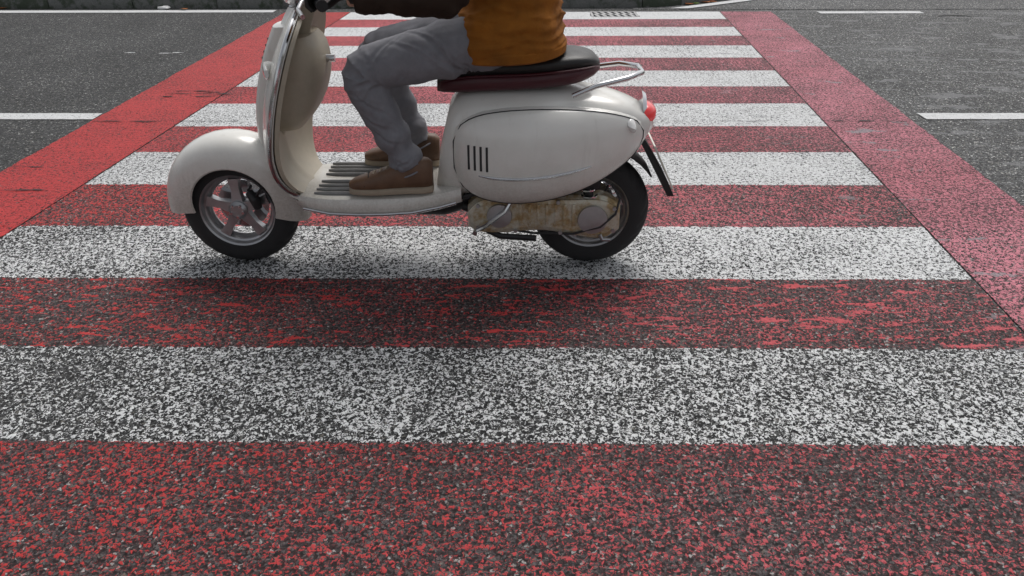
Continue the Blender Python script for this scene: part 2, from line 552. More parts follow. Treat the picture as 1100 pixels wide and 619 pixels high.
def grid_obj(name, y0, y1, xa, xb, step, mat, z, props, jit=True, k0=0, k1=1, hole=None, displaced=False):
    ny = max(2, int(math.ceil((y1 - y0) / step)))
    wdt = xb(y0) - xa(y0)
    nx = max(2, int(math.ceil(wdt / step)))
    u = np.linspace(0, 1, nx + 1)
    t = np.linspace(0, 1, ny + 1)
    Y = np.repeat((y0 + (y1 - y0) * t)[:, None], nx + 1, 1)
    A = np.array([xa(y) for y in Y[:, 0]])[:, None]
    B = np.array([xb(y) for y in Y[:, 0]])[:, None]
    Xg = A + (B - A) * u[None, :]
    if jit:
        j0 = np.array([edge_jitter(x, k0) for x in Xg[0]])
        j1 = np.array([edge_jitter(x, k1) for x in Xg[-1]])
        fall = 0.02 / max(y1 - y0, 0.02)
        w0 = np.clip(1 - t / fall, 0, 1)[:, None]
        w1 = np.clip(1 - (1 - t) / fall, 0, 1)[:, None]
        if ny < 6:
            w0 = (1 - t)[:, None]; w1 = t[:, None]
        Y = Y + w0 * j0[None, :] + w1 * j1[None, :]
    co = np.stack([Xg, Y, np.full_like(Xg, z)], -1).reshape(-1, 3).astype(np.float32)
    idx = np.arange((ny + 1) * (nx + 1)).reshape(ny + 1, nx + 1)
    quads = np.stack([idx[:-1, :-1], idx[:-1, 1:], idx[1:, 1:], idx[1:, :-1]], -1).reshape(-1, 4)
    if hole:
        c = co[quads].mean(1)
        keep = ~((c[:, 0] > hole[0]) & (c[:, 0] < hole[1]) & (c[:, 1] > hole[2]) & (c[:, 1] < hole[3]))
        quads = quads[keep]
    me = bpy.data.meshes.new(name)
    me.vertices.add(len(co))
    me.vertices.foreach_set('co', co.ravel())
    me.loops.add(quads.size)
    me.loops.foreach_set('vertex_index', quads.ravel().astype(np.int32))
    me.polygons.add(len(quads))
    me.polygons.foreach_set('loop_start', np.arange(0, quads.size, 4, dtype=np.int32))
    me.update(calc_edges=True)
    me.validate()
    me.shade_smooth()
    me.materials.append(mat)
    o = bpy.data.objects.new(name, me)
    COL.objects.link(o)
    o.parent = road
    for k, v in props.items(): o[k] = float(v)
    if displaced:
        md = o.modifiers.new('asphalt_relief', 'NODES')
        md.node_group = gn
    return o

G = 0.005                                     # open seam between the border bands and the bars
PROPS = {  # index of band: coverage, streak, scrub, tilt, fade
    0: (-0.2, .3, 0, 0, .1), 1: (-.2, .2, 0, 0, 0), 2: (-0.29, .35, .0, 0.00, .06), 3: (-0.18, .15, .0, 0.03, 0),
    4: (-0.33, 1.1, .0, 0.0, .03), 5: (-0.06, .1, .0, 0.05, 0), 6: (-0.19, .4, .1, -0.01, .22), 7: (0.06, .1, .1, 0.02, 0),
    8: (-0.14, .3, .15, -0.04, .34), 9: (0.11, .1, .15, 0.0, 0), 10: (-0.10, .2, .25, -.05, .42), 11: (0.15, .1, .15, 0, 0),
    12: (-0.09, .1, .5, -.06, .45), 13: (0.15, .1, .6, 0, 0), 14: (-0.06, .1, .5, -.06, .45), 15: (0.19, .1, .5, 0, 0),
    16: (-0.04, .1, .4, -.06, .45), 17: (0.32, .1, .1, 0, 0)}
for i in range(len(YE) - 1):
    y0, y1 = YE[i], YE[i + 1]
    white = (i % 2 == 1)
    near = 2 <= i <= 6
    stp = 0.0042 if 2 <= i <= 4 else (0.007 if near else 0.02)
    cv, sk_, sb, tl, fd = PROPS[i]
    nm = 'white_stripe' if white else 'red_stripe'
    mat = M[('white_' if white else 'red_') + ('near' if near else 'far')]
    grid_obj(nm, y0, y1, lambda y: left_seam(y) + G, lambda y: right_seam(y) - G, stp, mat, 0.0045,
             dict(coverage=cv, streak=sk_, scrub=sb, tilt=tl, fade=fd), True, i, i + 1, GRATE if i == 17 else None, near)
for (ya, yb, stp, disp) in ((-1.5, -0.5, 0.03, False), (-0.5, 1.497, 0.007, True), (1.497, 7.325, 0.03, False)):
    mt = M['red_near' if disp else 'red_far']
    grid_obj('red_border', ya, yb, left_outer, lambda y: left_seam(y) - G, stp, mt, 0.0045,
             dict(coverage=0.07, streak=.6, scrub=0, tilt=0, fade=.12), False, displaced=disp)
    grid_obj('red_border', ya, yb, lambda y: right_seam(y) + G, right_outer, stp, mt, 0.0045,
             dict(coverage=-0.09, streak=.25, scrub=0, tilt=0, fade=.55), False, displaced=disp)

def line(x0, x1, y0, y1, cov, name='white_line', z=0.005):
    return grid_obj(name, y0, y1, lambda y: x0, lambda y: x1, 0.03, M['white_far'], z, dict(coverage=cov, streak=.2, scrub=.0, tilt=0, fade=0), True, 31 + x0, 32 + x0)
line(-5.4, -2.385, 3.185, 3.325, .36)
line(2.85, 5.9, 3.185, 3.325, .36)
line(-9.9, -8.4, 3.185, 3.325, .36)
line(8.9, 10.4, 3.185, 3.325, .36)
line(-40, -2.39, 7.325, 7.485, .40)
line(3.50, 4.60, 7.19, 7.325, .36)
# the line that swings round the corner into the side street
cp = [(1.97, 7.515, .005), (2.12, 7.555, .06), (2.48, 7.80, .065), (2.99, 8.16, .065), (3.34, 8.50, .065), (3.62, 9.05, .065), (3.78, 9.8, .065), (3.83, 11.0, .065), (3.83, 30, .065)]
v, f = [], []
for i, (x, y, hw) in enumerate(cp):
    a, b = cp[max(i - 1, 0)], cp[min(i + 1, len(cp) - 1)]
    d = Vector((b[0] - a[0], b[1] - a[1], 0)).normalized()
    nrm = Vector((-d.y, d.x, 0))
    v += [(x + nrm.x * hw, y + nrm.y * hw, 0.0125), (x - nrm.x * hw, y - nrm.y * hw, 0.0125)]
    if i: f.append((2 * i - 2, 2 * i - 1, 2 * i + 1, 2 * i))
o = mesh_obj('white_line', v, f, M['white_far'], road)
for k, q in dict(coverage=.5, streak=.2, scrub=0., tilt=0., fade=0.).items(): o[k] = q

# crack along the paving joint in the middle of the road
def ribbon(name, pts, hw, mat, z, parent):
    v, f = [], []
    for i, p in enumerate(pts):
        w_ = hw * (0.35 + 0.9 * random.random()) * (0.1 if i in (0, len(pts) - 1) else 1)
        v += [(p[0], p[1] - w_, z), (p[0], p[1] + w_, z)]
        if i: f.append((2 * i - 2, 2 * i, 2 * i + 1, 2 * i - 1))
    return mesh_obj(name, v, f, mat, parent)
def crack(x0, x1, y, hw, z=0.0088, drift=0.0):
    n = max(6, int((x1 - x0) / 0.025))
    ph = random.random() * 50
    ribbon('crack', [(x0 + (x1 - x0) * i / n, y + drift * i / n + 0.010 * mnoise.noise((i * .22, ph, 0)) + 0.004 * mnoise.noise((i * .9, ph, 3)), 0) for i in range(n + 1)], hw, M['crack'], z, road)
for x0, x1, hw in ((-2.37, -2.16, .007), (-2.13, -1.93, .0075), (-1.84, -1.42, .004), (-.9, -.2, .003), (.35, .7, .003), (1.55, 1.9, .004), (2.20, 2.36, .006), (2.40, 2.52, .007), (2.56, 2.72, .005)):
    crack(x0, x1, 3.135, hw)
crack(-2.38, -2.02, 1.93, .006)
crack(-2.40, -2.2, 2.28, .004)
for q_ in range(14):
    xq = random.uniform(-2.2, -1.8)
    crack(xq, xq + random.uniform(.05, .16), random.uniform(3.72, 3.96), random.uniform(.003, .009))
for q_ in range(12):
    crack(3.02 + .6 * q_, 3.02 + .6 * q_ + random.uniform(.25, .62), 7.455, .0045, 0.0095)
crack(-1.2, 1.1, 0.70, .0016)

# ------------------------------------------------------------------ gully grate
gx0, gx1, gy0, gy1 = GRATE
grate = empty('drain_grate', ((gx0 + gx1) / 2, (gy0 + gy1) / 2, 0))
tag(grate, 'slotted iron drain grate with worn white paint in the gutter behind the scooter', 'drain grate')
M['iron'] = simple('painted_iron', (0.34, 0.34, 0.34), 0.6, metal=0.2, var=0.35, scale=30, bump=.002)
mb = MB()
hx, hy = (gx1 - gx0) / 2 - .002, (gy1 - gy0) / 2 - .002
for a in ((-hx, hx, -hy, -hy + .025), (-hx, hx, hy - .025, hy), (-hx, -hx + .025, -hy + .025, hy - .025), (hx - .025, hx, -hy + .025, hy - .025)):
    mb.box(*a, -.03, .007)
mb.build('frame', M['iron'], grate, smooth=False)
MB().box(-hx + .025, hx - .025, -.014, .014, -.03, .0066).build('middle_bar', M['iron'], grate, smooth=False)
nb_ = 6
for row in (-1, 1):
    ya, yb = (.014, hy - .025) if row > 0 else (-hy + .025, -.014)
    for k in range(nb_):
        xx = -hx + .03 + (2 * hx - .06) * (k + .25) / nb_
        sh = -.03
        wd = .038
        mb = MB()
        v = [(xx - sh * .5, ya, z) for z in (-.03, .0062)] + [(xx + wd - sh * .5, ya, z) for z in (-.03, .0062)] + \
            [(xx + sh * .5, yb, z) for z in (-.03, .0062)] + [(xx + wd + sh * .5, yb, z) for z in (-.03, .0062)]
        mb.add(v, [(1, 3, 7, 5), (0, 4, 6, 2), (0, 2, 3, 1), (4, 5, 7, 6), (0, 1, 5, 4), (2, 6, 7, 3)])
        mb.build('bar', M['iron'], grate, smooth=False)
MB().add([(-hx, -hy, -.1), (hx, -hy, -.1), (hx, hy, -.1), (-hx, hy, -.1), (-hx, -hy, -.002), (hx, -hy, -.002), (hx, hy, -.002), (-hx, hy, -.002)],
         [(0, 1, 2, 3), (0, 1, 5, 4), (1, 2, 6, 5), (2, 3, 7, 6), (3, 0, 4, 7)]).build('pit', M['pit'], grate, smooth=False)

for fx, fy in ((-2.63, 5.22), (-2.72, 5.20), (-3.03, 5.22)):
    fv = [(fx + .055 * math.cos(a) * random.uniform(.6, 1.2), fy + .02 * math.sin(a) * random.uniform(.5, 1.2), .0042) for a in [2 * math.pi * k / 11 for k in range(11)]]
    o = mesh_obj('paint_fleck', fv, [tuple(range(11))], M['white_far'], road)
    for k, q in dict(coverage=.1, streak=0., scrub=0., tilt=0., fade=0.).items(): o[k] = q
# sunken cover rim on the right-hand lane
mb = MB()
for k in range(14):
    a0, a1 = R(30 + 120 * k / 14), R(30 + 120 * (k + 1) / 14)
    wd = .010 + .016 * math.sin(math.pi * (k + .5) / 14)
    mb.add([(4.83 + .2 * math.cos(a), 6.95 + .12 * math.sin(a) + s, .0045) for a in (a0, a1) for s in (-wd, wd)], [(0, 2, 3, 1)])
mb.build('pothole_edge', M['crack'], road, smooth=False)

# ------------------------------------------------------------------ fallen leaves and litter by the kerb
M['leaf_orange'] = simple('dry_leaf', (0.30, 0.10, 0.025), 0.8, var=.4, scale=40)
M['leaf_green'] = simple('green_leaf', (0.14, 0.22, 0.03), 0.7, var=.3, scale=40)
M['paper'] = simple('crumpled_paper', (0.75, 0.75, 0.74), 0.8, var=.1)
def leaf(x, y, z, sz, rot, mat, label):
    n = 6
    v, f = [], []
    for i in range(n + 1):
        t = i / n
        hw = .42 * math.sin(math.pi * t ** .8) * (1 - .25 * t)
        cz = .25 * (t - .5) ** 2
        v += [(t - .5, -hw, cz + .22 * hw), (t - .5, 0, cz), (t - .5, hw, cz + .3 * hw)]
        if i:
            for k in (0, 1): f.append((3 * i - 3 + k, 3 * i + k, 3 * i + 1 + k, 3 * i - 2 + k))
    c, s_ = math.cos(rot), math.sin(rot)
    v = [((a * c - b * s_) * sz, (a * s_ + b * c) * sz, q * sz + .003) for a, b, q in v]
    o = mesh_obj('fallen_leaf', v, f, mat, None, True)
    o.location = (x, y, z)
    md = o.modifiers.new('thickness', 'SOLIDIFY'); md.thickness = .0012
    tag(o, label, 'leaf', 'leaves by the kerb')
leaf(-5.53, 7.60, .006, .13, .3, M['leaf_orange'], 'dry orange leaf at the mossy kerb, well to the left of the white paper scrap')
leaf(-3.42, 7.50, .010, .10, 2.2, M['leaf_orange'], 'small dry leaf beside the white litter on the edge line')
leaf(-2.24, 7.61, .006, .09, 1.0, M['leaf_orange'], 'dry orange leaf at the kerb near the end of the white edge line')
leaf(2.22, 7.80, .007, .12, .5, M['leaf_orange'], 'orange leaf in the corner gutter, between the drain grate and the green leaf')
leaf(2.30, 7.86, .007, .11, 1.4, M['leaf_green'], 'yellow-green leaf in the gutter at the kerb corner')
leaf(2.42, 7.93, .007, .12, 2.6, M['leaf_orange'], 'orange leaf in the corner gutter, touching the side-street side of the green leaf')
leaf(2.52, 7.98, .007, .10, .1, M['leaf_orange'], 'smaller orange leaf in the corner gutter, nearest the side street')
bm = bmesh.new()
bmesh.ops.create_icosphere(bm, subdivisions=2, radius=.05)
for v_ in bm.verts:
    k = 1 + .5 * mnoise.noise(v_.co * 40)
    v_.co = Vector((v_.co.x * 1.5 * k, v_.co.y * .8 * k, max(v_.co.z * .5 * k, -.012)))
me = bpy.data.meshes.new('crumpled_paper'); bm.to_mesh(me); bm.free()
me.materials.append(M['paper'])
o = bpy.data.objects.new('crumpled_paper', me); COL.objects.link(o); o.location = (-3.68, 7.585, .013)
tag(o, 'crumpled scrap of white paper lying at the foot of the far kerb', 'paper')

# ------------------------------------------------------------------ scooter (local x runs backwards from the front axle, -y faces the camera)
m, nb, bs = principled('dusty_cream_paint')
tc_ = nb.n('ShaderNodeTexCoord').outputs['Object']
sz = nb.n('ShaderNodeSeparateXYZ'); nb.link(tc_, sz.inputs[0])
d1 = nb.noise(tc_, 7.0, 5.0, 0.65, dim='3D'); d2 = nb.noise(tc_, 130.0, 3.0, 0.7, dim='3D'); d3 = nb.noise(nb.vscale(tc_, (30, 30, 4)), 1.0, 3.0, 0.6, dim='3D')
low = nb.math('SUBTRACT', 1.0, nb.step(nb.add(sz.outputs[2], nb.mul(nb.sub(d1, .5), .30)), 0.22, 0.56))
dirt = nb.math('ADD', nb.mul(nb.mul(low, 0.55), nb.lerp(d2, .3, .7, .45, 1.0)), nb.mul(nb.step(d3, .56, .74), .10), clamp=True)
nb.link(nb.mix(dirt, nb.mix(nb.lerp(d1, .3, .7, 0, 1), (.75, .735, .69), (.79, .78, .74)), (.25, .205, .155)), bs.inputs['Base Color'])
nb.link(nb.lerp(nb.add(dirt, nb.mul(d2, .12)), 0, 1, .17, .75), bs.inputs['Roughness'])
bs.inputs['Coat Weight'].default_value = .35
bs.inputs['Coat Roughness'].default_value = .12
bp = nb.n('ShaderNodeBump'); bp.inputs['Distance'].default_value = .0012; bp.inputs['Strength'].default_value = .5
nb.link(nb.noise(tc_, 9.0, 1.0, .4, dim='3D'), bp.inputs['Height']); nb.link(bp.outputs[0], bs.inputs['Normal'])
M['cream'] = m
M['beige'] = simple('beige_plastic', (0.42, 0.37, 0.29), 0.5, var=.08)
M['black'] = simple('black_plastic', (0.016, 0.016, 0.017), 0.55, var=.2)
M['rubber'] = simple('tyre_rubber', (0.022, 0.022, 0.023), 0.8, var=.25, scale=60, bump=.001, bscale=200)
M['chrome'] = simple('chrome', (0.62, 0.62, 0.63), 0.12, metal=1.0, var=.05)
M['alloy'] = simple('grey_alloy', (0.42, 0.42, 0.43), 0.36, metal=.9, var=.12, bump=.0006)
m, nb, bs = principled('oily_engine_casing')
tc_ = nb.n('ShaderNodeTexCoord').outputs['Object']
d1 = nb.noise(tc_, 16.0, 6.0, 0.7, dim='3D'); d2 = nb.noise(tc_, 90.0, 4.0, 0.7, dim='3D')
nb.link(nb.mix(nb.step(d1, .40, .62), (.58, .56, .47), nb.mix(nb.step(d2, .30, .7), (.34, .23, .11), (.48, .36, .19))), bs.inputs['Base Color'])
bs.inputs['Metallic'].default_value = .55
nb.link(nb.lerp(d1, .3, .7, .28, .75), bs.inputs['Roughness'])
bp = nb.n('ShaderNodeBump'); bp.inputs['Distance'].default_value = .003; bp.inputs['Strength'].default_value = .7
nb.link(nb.add(d2, d1), bp.inputs['Height']); nb.link(bp.outputs[0], bs.inputs['Normal'])
M['engine'] = m
M['matt'] = simple('grey_floor_rubber', (0.20, 0.20, 0.20), 0.75, var=.15, bump=.001, bscale=200)
M['seat_top'] = simple('black_seat_vinyl', (0.014, 0.013, 0.013), 0.45, var=.15, bump=.0012, bscale=180)
M['seat_side'] = simple('burgundy_seat_vinyl', (0.060, 0.008, 0.014), 0.42, var=.15, bump=.0012, bscale=180)
M['red_lens'] = simple('red_lamp_lens', (0.65, 0.03, 0.035), 0.15, coat=.5, var=.05, emit=((1, .08, .07), .15))
M['amber_lens'] = simple('amber_lamp_lens', (0.75, 0.27, 0.03), 0.18, coat=.5, var=.05)
M['clear_lens'] = simple('clear_lamp_lens', (0.78, 0.78, 0.76), 0.08, coat=1, var=.05)
M['plate'] = simple('number_plate_white', (0.74, 0.72, 0.64), 0.4, var=.05)
SX, SY = -0.775, 1.17
scoot = empty('motor_scooter', (SX, SY, 0.0050))
tag(scoot, 'cream-white motor scooter with burgundy and black seat riding over the crossing', 'scooter')
def P(mb, name, mat, parent=scoot, **kw): return mb.build(name, M[mat], parent, **kw)

RW = .228
def wheel(s, wd):
    nm = 'wheel'
    rim = P(MB().lathe_y([(.142, -wd * .40), (.150, -wd * .44), (.150, -wd * .36), (.128, -wd * .26), (.120, 0), (.128, wd * .26), (.150, wd * .36), (.150, wd * .44), (.142, wd * .40), (.116, 0), (.142, -wd * .40)], s, 0, RW, 48), nm, 'alloy')
    rim.name = 'front_wheel' if s < .5 else 'rear_wheel'
    tb, NA = MB(), 192
    tr_ = []
    for i in range(NA):
        an = 2 * math.pi * i / NA
        ring = []
        for j in range(33):
            a = math.pi * (-.12 + 1.24 * j / 32)
            sn_ = max(0, math.sin(a))
            rad = .150 + (RW - .150) * sn_ ** .72 if sn_ > 0 else .147
            y = -math.cos(a) * wd * .5
            if sn_ > .55:                                           # tread: centre groove and slanted side grooves
                ph = (i / 8.0 + abs(y) * 26) % 1.0
                if abs(y) < .006 or (ph < .22 and abs(y) > .012): rad -= .0055
            elif .25 < sn_ < .33: rad += .0018                      # rib on the side wall
            ring.append((s + rad * math.cos(an), y, RW + rad * math.sin(an)))
        tr_.append(ring)
    tr_.append(tr_[0])
    tb.loft(tr_, False, False, closed=False)
    P(tb, 'tyre', 'rubber', rim, weld=True)
    P(MB().tube([(s + .118 * math.cos(1.0), -.03, RW + .118 * math.sin(1.0)), (s + .095 * math.cos(1.0), -.045, RW + .095 * math.sin(1.0))], .0045, 8), 'valve', 'black', rim)
    for k in range(5):
        a = 2 * math.pi * k / 5 + .98
        P(MB().tube([(s + .024 * math.cos(a), -.052, RW + .024 * math.sin(a)), (s + .024 * math.cos(a), -.060, RW + .024 * math.sin(a))], .006, 6), 'nut', 'chrome', rim)
    for k in range(5):
        a = 2 * math.pi * k / 5 + .35
        c, sn = math.cos(a), math.sin(a)
        rings = []
        for r_, hw, ht in ((.03, .022, .018), (.08, .015, .014), (.125, .021, .018)):
            rings.append([(s + r_ * c - q * sn, -.018 + t, RW + r_ * sn + q * c) for q, t in ((-hw, -ht), (hw, -ht), (hw, ht), (-hw, ht))])
        P(MB().loft(rings), 'spoke', 'alloy', rim)
    P(MB().lathe_y([(.0, -.055), (.024, -.055), (.036, -.045), (.038, .04), (.0, .04)], s, 0, RW, 24), 'hub', 'alloy', rim)
    P(MB().lathe_y([(.05, .030), (.10, .030), (.10, .034), (.05, .034), (.05, .030)], s, 0, RW, 36), 'brake_disc', 'chrome', rim)
    return rim
wheel(0.0, .112)
wheel(1.37, .118)

# front mudguard: rounded shell over the wheel
rings = []
for i in range(25):
    t = i / 24
    a = R(-12 + 196 * t)                                           # from behind the axle over the top to the nose
    hw = .055 + .055 * math.sin(math.pi * min(1, max(0, .08 + t * .84))) ** .7
    Ro = .274 + .02 * math.sin(math.pi * t)
    ring = []
    for k in range(13):
        b = math.pi * k / 12
        y = -math.cos(b) * hw
        rad = Ro - .115 + .115 * math.sin(b) ** .6
        ring.append((rad * math.cos(a), y, RW + .012 + rad * math.sin(a)))
    for k in range(13):
        b = math.pi * (12 - k) / 12
        y = -math.cos(b) * (hw - .005)
        rad = Ro - .12 + .115 * math.sin(b) ** .6
        ring.append((rad * math.cos(a), y, RW + .012 + rad * math.sin(a)))
    rings.append(ring)
fend = P(MB().loft(rings), 'front_mudguard', 'cream')
# trailing-link fork and steering column
P(MB().tube([(.0, .075, RW), (.05, .085, RW + .03), (.11, .08, RW + .05), (.13, .05, RW + .11), (.17, .0, .50)], [.024, .024, .026, .028, .03], 12), 'fork', 'alloy')
P(MB().tube([(.02, .10, RW + .02), (.10, .085, .46)], [.022, .022], 12), 'front_damper', 'chrome')
P(MB().tube([(.055, -.045, RW + .075), (.08, -.06, RW + .05), (.085, -.055, RW + .015)], [.016, .022, .016], 10), 'brake_caliper', 'black')
P(MB().tube([(.08, -.06, RW + .06), (.14, -.075, .36), (.17, -.06, .45)], .005, 8), 'brake_hose', 'black')
P(MB().tube([(.16, 0, .46), (.36, 0, 1.0)], .030, 14), 'steering_column', 'beige')

# leg shield: curved shell, cream outside, beige inside
LS = [(.325, .285, .150, .00), (.36, .232, .185, .012), (.42, .185, .228, .035), (.50, .165, .262, .052), (.60, .168, .285, .066), (.70, .188, .292, .070), (.80, .222, .285, .066), (.88, .258, .260, .055), (.94, .290, .205, .040), (.975, .312, .120, .02)]
def shell(off, zlo, zhi, grow=1.0):
    rings = []
    for i in range(31):
        z = zlo + (zhi - zlo) * i / 30
        s0, hw, sw = interp(LS, z)
        ring = []
        for k in range(25):
            u = -1 + 2 * k / 24
            x = s0 + off + sw * abs(u) ** 2.2 - .028 * (1 - min(1, abs(u) / .28)) ** 2 * (1 - off / .03)
            ring.append((x, u * hw * grow, z))
        rings.append(ring)
    return rings
outer, inner = shell(0, .325, .975), shell(.022, .325, .975, .985)
mb = MB()
ring2 = [a + b[::-1] for a, b in zip(outer, inner)]
mb.loft(ring2)
ls = P(mb, 'leg_shield', 'cream')
inn = shell(.0255, .34, .955, .955)
inn2 = shell(.040, .34, .955, .93)
P(MB().loft([a + b[::-1] for a, b in zip(inn, inn2)]), 'inner_panel', 'beige', ls)
rings = []
for i in range(15):
    t = i / 14
    z = .56 + .33 * t
    s0 = interp(LS, z)[0]
    dpt = .145 * math.sin(math.pi * min(1, .10 + .86 * t)) ** .55 + .02
    hw = .150 + .030 * t - .05 * (abs(t - .5) * 2) ** 6
    rings.append([(s0 + .035 + dpt * max(0, math.sin(b)) ** .6, hw * spow(math.cos(b), .6), z) for b in [math.pi * k / 18 for k in range(19)]])
P(MB().loft(rings), 'glove_box', 'beige', ls)
P(MB().tube([(.40, 0, .80), (.43, 0, .80)], .014, 12), 'lock_knob', 'chrome', ls)
# chrome edge trim round the shield
edge = [Vector(r[0]) for r in outer] + [Vector(q) for q in outer[-1][1:-1]] + [Vector(r[-1]) for r in outer[::-1]]
P(MB().tube([p_ + Vector((.011, 0, 0)) for p_ in edge], .0085, 8), 'edge_trim', 'chrome', ls)
# horn cover (the central tie)
rings = []
for i in range(15):
    z = .46 + .46 * i / 14
    s0 = interp(LS, z)[0]
    hw = .045 + .035 * (i / 14)
    rings.append([(s0 - .024 - .024 * math.cos(b) ** 1 if abs(b) < 1.6 else s0, hw * math.sin(b), z) for b in [R(-90 + 180 * k / 10) for k in range(11)]] + [(s0 + .01, hw * .9, z), (s0 + .01, -hw * .9, z)])
P(MB().loft(rings), 'horn_cover', 'cream', ls)
for k in range(4):
    z = .80 + .022 * k
    s0 = interp(LS, z)[0]
    P(MB().box(s0 - .0495, s0 - .040, -.022, .022, z, z + .009, .002), 'horn_slat', 'black', ls)
for sg in (-1, 1):
    s0, hw, sw = interp(LS, .80)
    P(MB().loft([[(s0 + .03 + d - .012 * (1 - abs(d) / .05), sg * (.195 + d * .3), .80 + r_ * math.sin(b)) for r_ in (.03 * (1 - (d / .05) ** 2) ** .5 + .002,) for b in [2 * math.pi * q / 12 for q in range(12)]][:0] or
                 [(s0 + .012 + .008 * math.cos(b) + .02 * abs(d) / .05, sg * (.20 + d), .80 + (.026 * math.sqrt(max(0, 1 - (d / .055) ** 2)) + .003) * math.sin(b)) for b in [2 * math.pi * q / 12 for q in range(12)]] for d in [-.05 + .1 * j / 8 for j in range(9)]]), 'front_indicator', 'clear_lens', ls)

# floorboard with skirts and rubber ribs
FB = [(.24, .140, .305, .345), (.30, .185, .275, .345), (.40, .205, .262, .340), (.55, .205, .258, .340), (.70, .195, .262, .342), (.80, .175, .275, .350), (.88, .150, .29, .36)]
rings = []
for i in range(17):
    s = .24 + .64 * i / 16
    hw, z0, z1 = interp(FB, s)
    rings.append([(s, y, z) for y, z in ((-hw + .045, z0), (-hw + .012, z0 + .012), (-hw, z0 + .035), (-hw, z1 - .022), (-hw + .008, z1 - .006), (-hw + .022, z1), (hw - .022, z1), (hw - .008, z1 - .006), (hw, z1 - .022), (hw, z0 + .035), (hw - .012, z0 + .012), (hw - .045, z0))])
fl = P(MB().loft(rings), 'floorboard', 'cream')
for y in (-.165, -.125, -.085, -.04, .04, .085, .125, .165):
    P(MB().tube([(.34, y, .347), (.38, y, .345), (.60, y, .345), (.74, y, .348)], [.004, .008, .008, .004], 8), 'rubber_rib', 'matt', fl)
for sg in (-1, 1):
    P(MB().tube([(s, sg * (interp(FB, s)[0] + .004), interp(FB, s)[1] + .020) for s in (.30, .40, .50, .60, .70, .80, .86)], .006, 8), 'skirt_trim', 'chrome', fl)
# under-frame and centre stand
P(MB().tube([(.28, 0, .27), (.5, 0, .235), (.80, 0, .235), (1.0, 0, .30)], [.03, .04, .04, .04], 12), 'under_frame', 'black')
P(MB().tube([(.92, -.10, .20), (1.02, -.12, .155), (1.16, -.13, .150)], .012, 8).tube([(.92, .10, .20), (1.02, .12, .155), (1.16, .13, .150)], .012, 8).tube([(.92, -.10, .20), (.92, .10, .20)], .014, 8), 'centre_stand', 'black')

# rear body
BD = [(.80, .105, .33, .56), (.825, .128, .315, .655), (.87, .150, .305, .690), (.95, .172, .315, .705), (1.10, .190, .335, .712), (1.25, .188, .365, .708), (1.38, .168, .405, .690), (1.48, .135, .455, .662), (1.55, .092, .510, .628), (1.585, .045, .552, .598)]
rings = []
for i in range(33):
    t = i / 32
    s = .80 + .785 * t
    hw, z0, z1 = interp(BD, s)
    zc, hh = (z0 + z1) / 2, (z1 - z0) / 2
    ring = []
    for k in range(32):
        b = 2 * math.pi * k / 32
        ring.append((s + .02 * math.sin(b) * (1 - t), hw * spow(math.cos(b), .62), zc + hh * spow(math.sin(b), .70)))
    rings.append(ring)
body = P(MB().loft(rings), 'rear_body', 'cream')
# side cowls: teardrop bulges either side
CW = [(.845, .010, .040, .490), (.87, .036, .105, .487), (.93, .062, .150, .485), (1.02, .080, .172, .486), (1.13, .088, .176, .492), (1.25, .082, .165, .503), (1.36, .067, .140, .518), (1.45, .047, .105, .533), (1.52, .026, .065, .545), (1.555, .008, .025, .552)]
for sg in (-1, 1):
    rings = []
    for i in range(29):
        s = .845 + .71 * i / 28
        dep, hz, zc = interp(CW, s)
        bw = interp(BD, s)[0] * .86
        ring = []
        for k in range(28):
            b = 2 * math.pi * k / 28
            ring.append((s, sg * (bw + dep * spow(math.cos(b), .8)), zc + hz * spow(math.sin(b), .85)))
        rings.append(ring)
    cw = P(MB().loft(rings), 'side_cowl', 'cream')
    P(MB().tube([(s, sg * (interp(BD, s)[0] * .86 + interp(CW, s)[0] * .93 + .004), interp(CW, s)[2] - interp(CW, s)[1] * .34) for s in [.95 + .40 * j / 10 for j in range(11)]], [.002, .005] + [.006] * 7 + [.005, .002], 8), 'trim_strip', 'chrome', cw)
    seam = []
    for top in (1, -1):
        rowp = []
        for j in range(25):
            s = .858 + .685 * j / 24
            dep, hz, zc = interp(CW, s)
            q = min(.97, max(0.05, (interp(BD, s)[0] * .145 / dep)))
            b = math.acos(min(.98, q ** 1.25))
            rowp.append((s, sg * (interp(BD, s)[0] * .86 + dep * spow(math.cos(b), .8) + .0005), zc + top * hz * spow(math.sin(b), .85)))
        seam += rowp if top > 0 else rowp[::-1]
    P(MB().tube(seam + [seam[0]], .0022, 6), 'panel_gap', 'black', cw)
    for k in range(4):
        s = .915 + .022 * k
        dd = interp(CW, s)[0]
        y = sg * (interp(BD, s)[0] * .86 + dd * .985)
        P(MB().box(s - .004, s + .004, min(y, y + sg * .003), max(y, y + sg * .003), .45, .54, .001), 'air_slot', 'black', cw)

# seat: burgundy sides, black top, white piping
ST = [(.80, .060, .690, .735), (.83, .095, .690, .775), (.90, .120, .695, .800), (1.02, .138, .702, .812), (1.12, .142, .708, .815), (1.22, .138, .716, .822), (1.30, .122, .728, .825), (1.355, .090, .748, .815), (1.38, .045, .765, .795)]
def seat_rings(f0, f1, grow):
    rings = []
    for i in range(27):
        s = .80 + .58 * i / 26
        hw, z0, z1 = interp(ST, s)
        a, b = z0 + (z1 - z0) * f0, z0 + (z1 - z0) * f1
        zc, hh = (a + b) / 2, (b - a) / 2
        rings.append([(s, (hw + grow) * spow(math.cos(t), .55), zc + hh * spow(math.sin(t), .7)) for t in [2 * math.pi * k / 28 for k in range(28)]])
    return rings
seat = P(MB().loft(seat_rings(0, .72, .0)), 'seat', 'seat_side')
P(MB().loft(seat_rings(.50, 1.06, -.006)), 'seat_top', 'seat_top', seat)
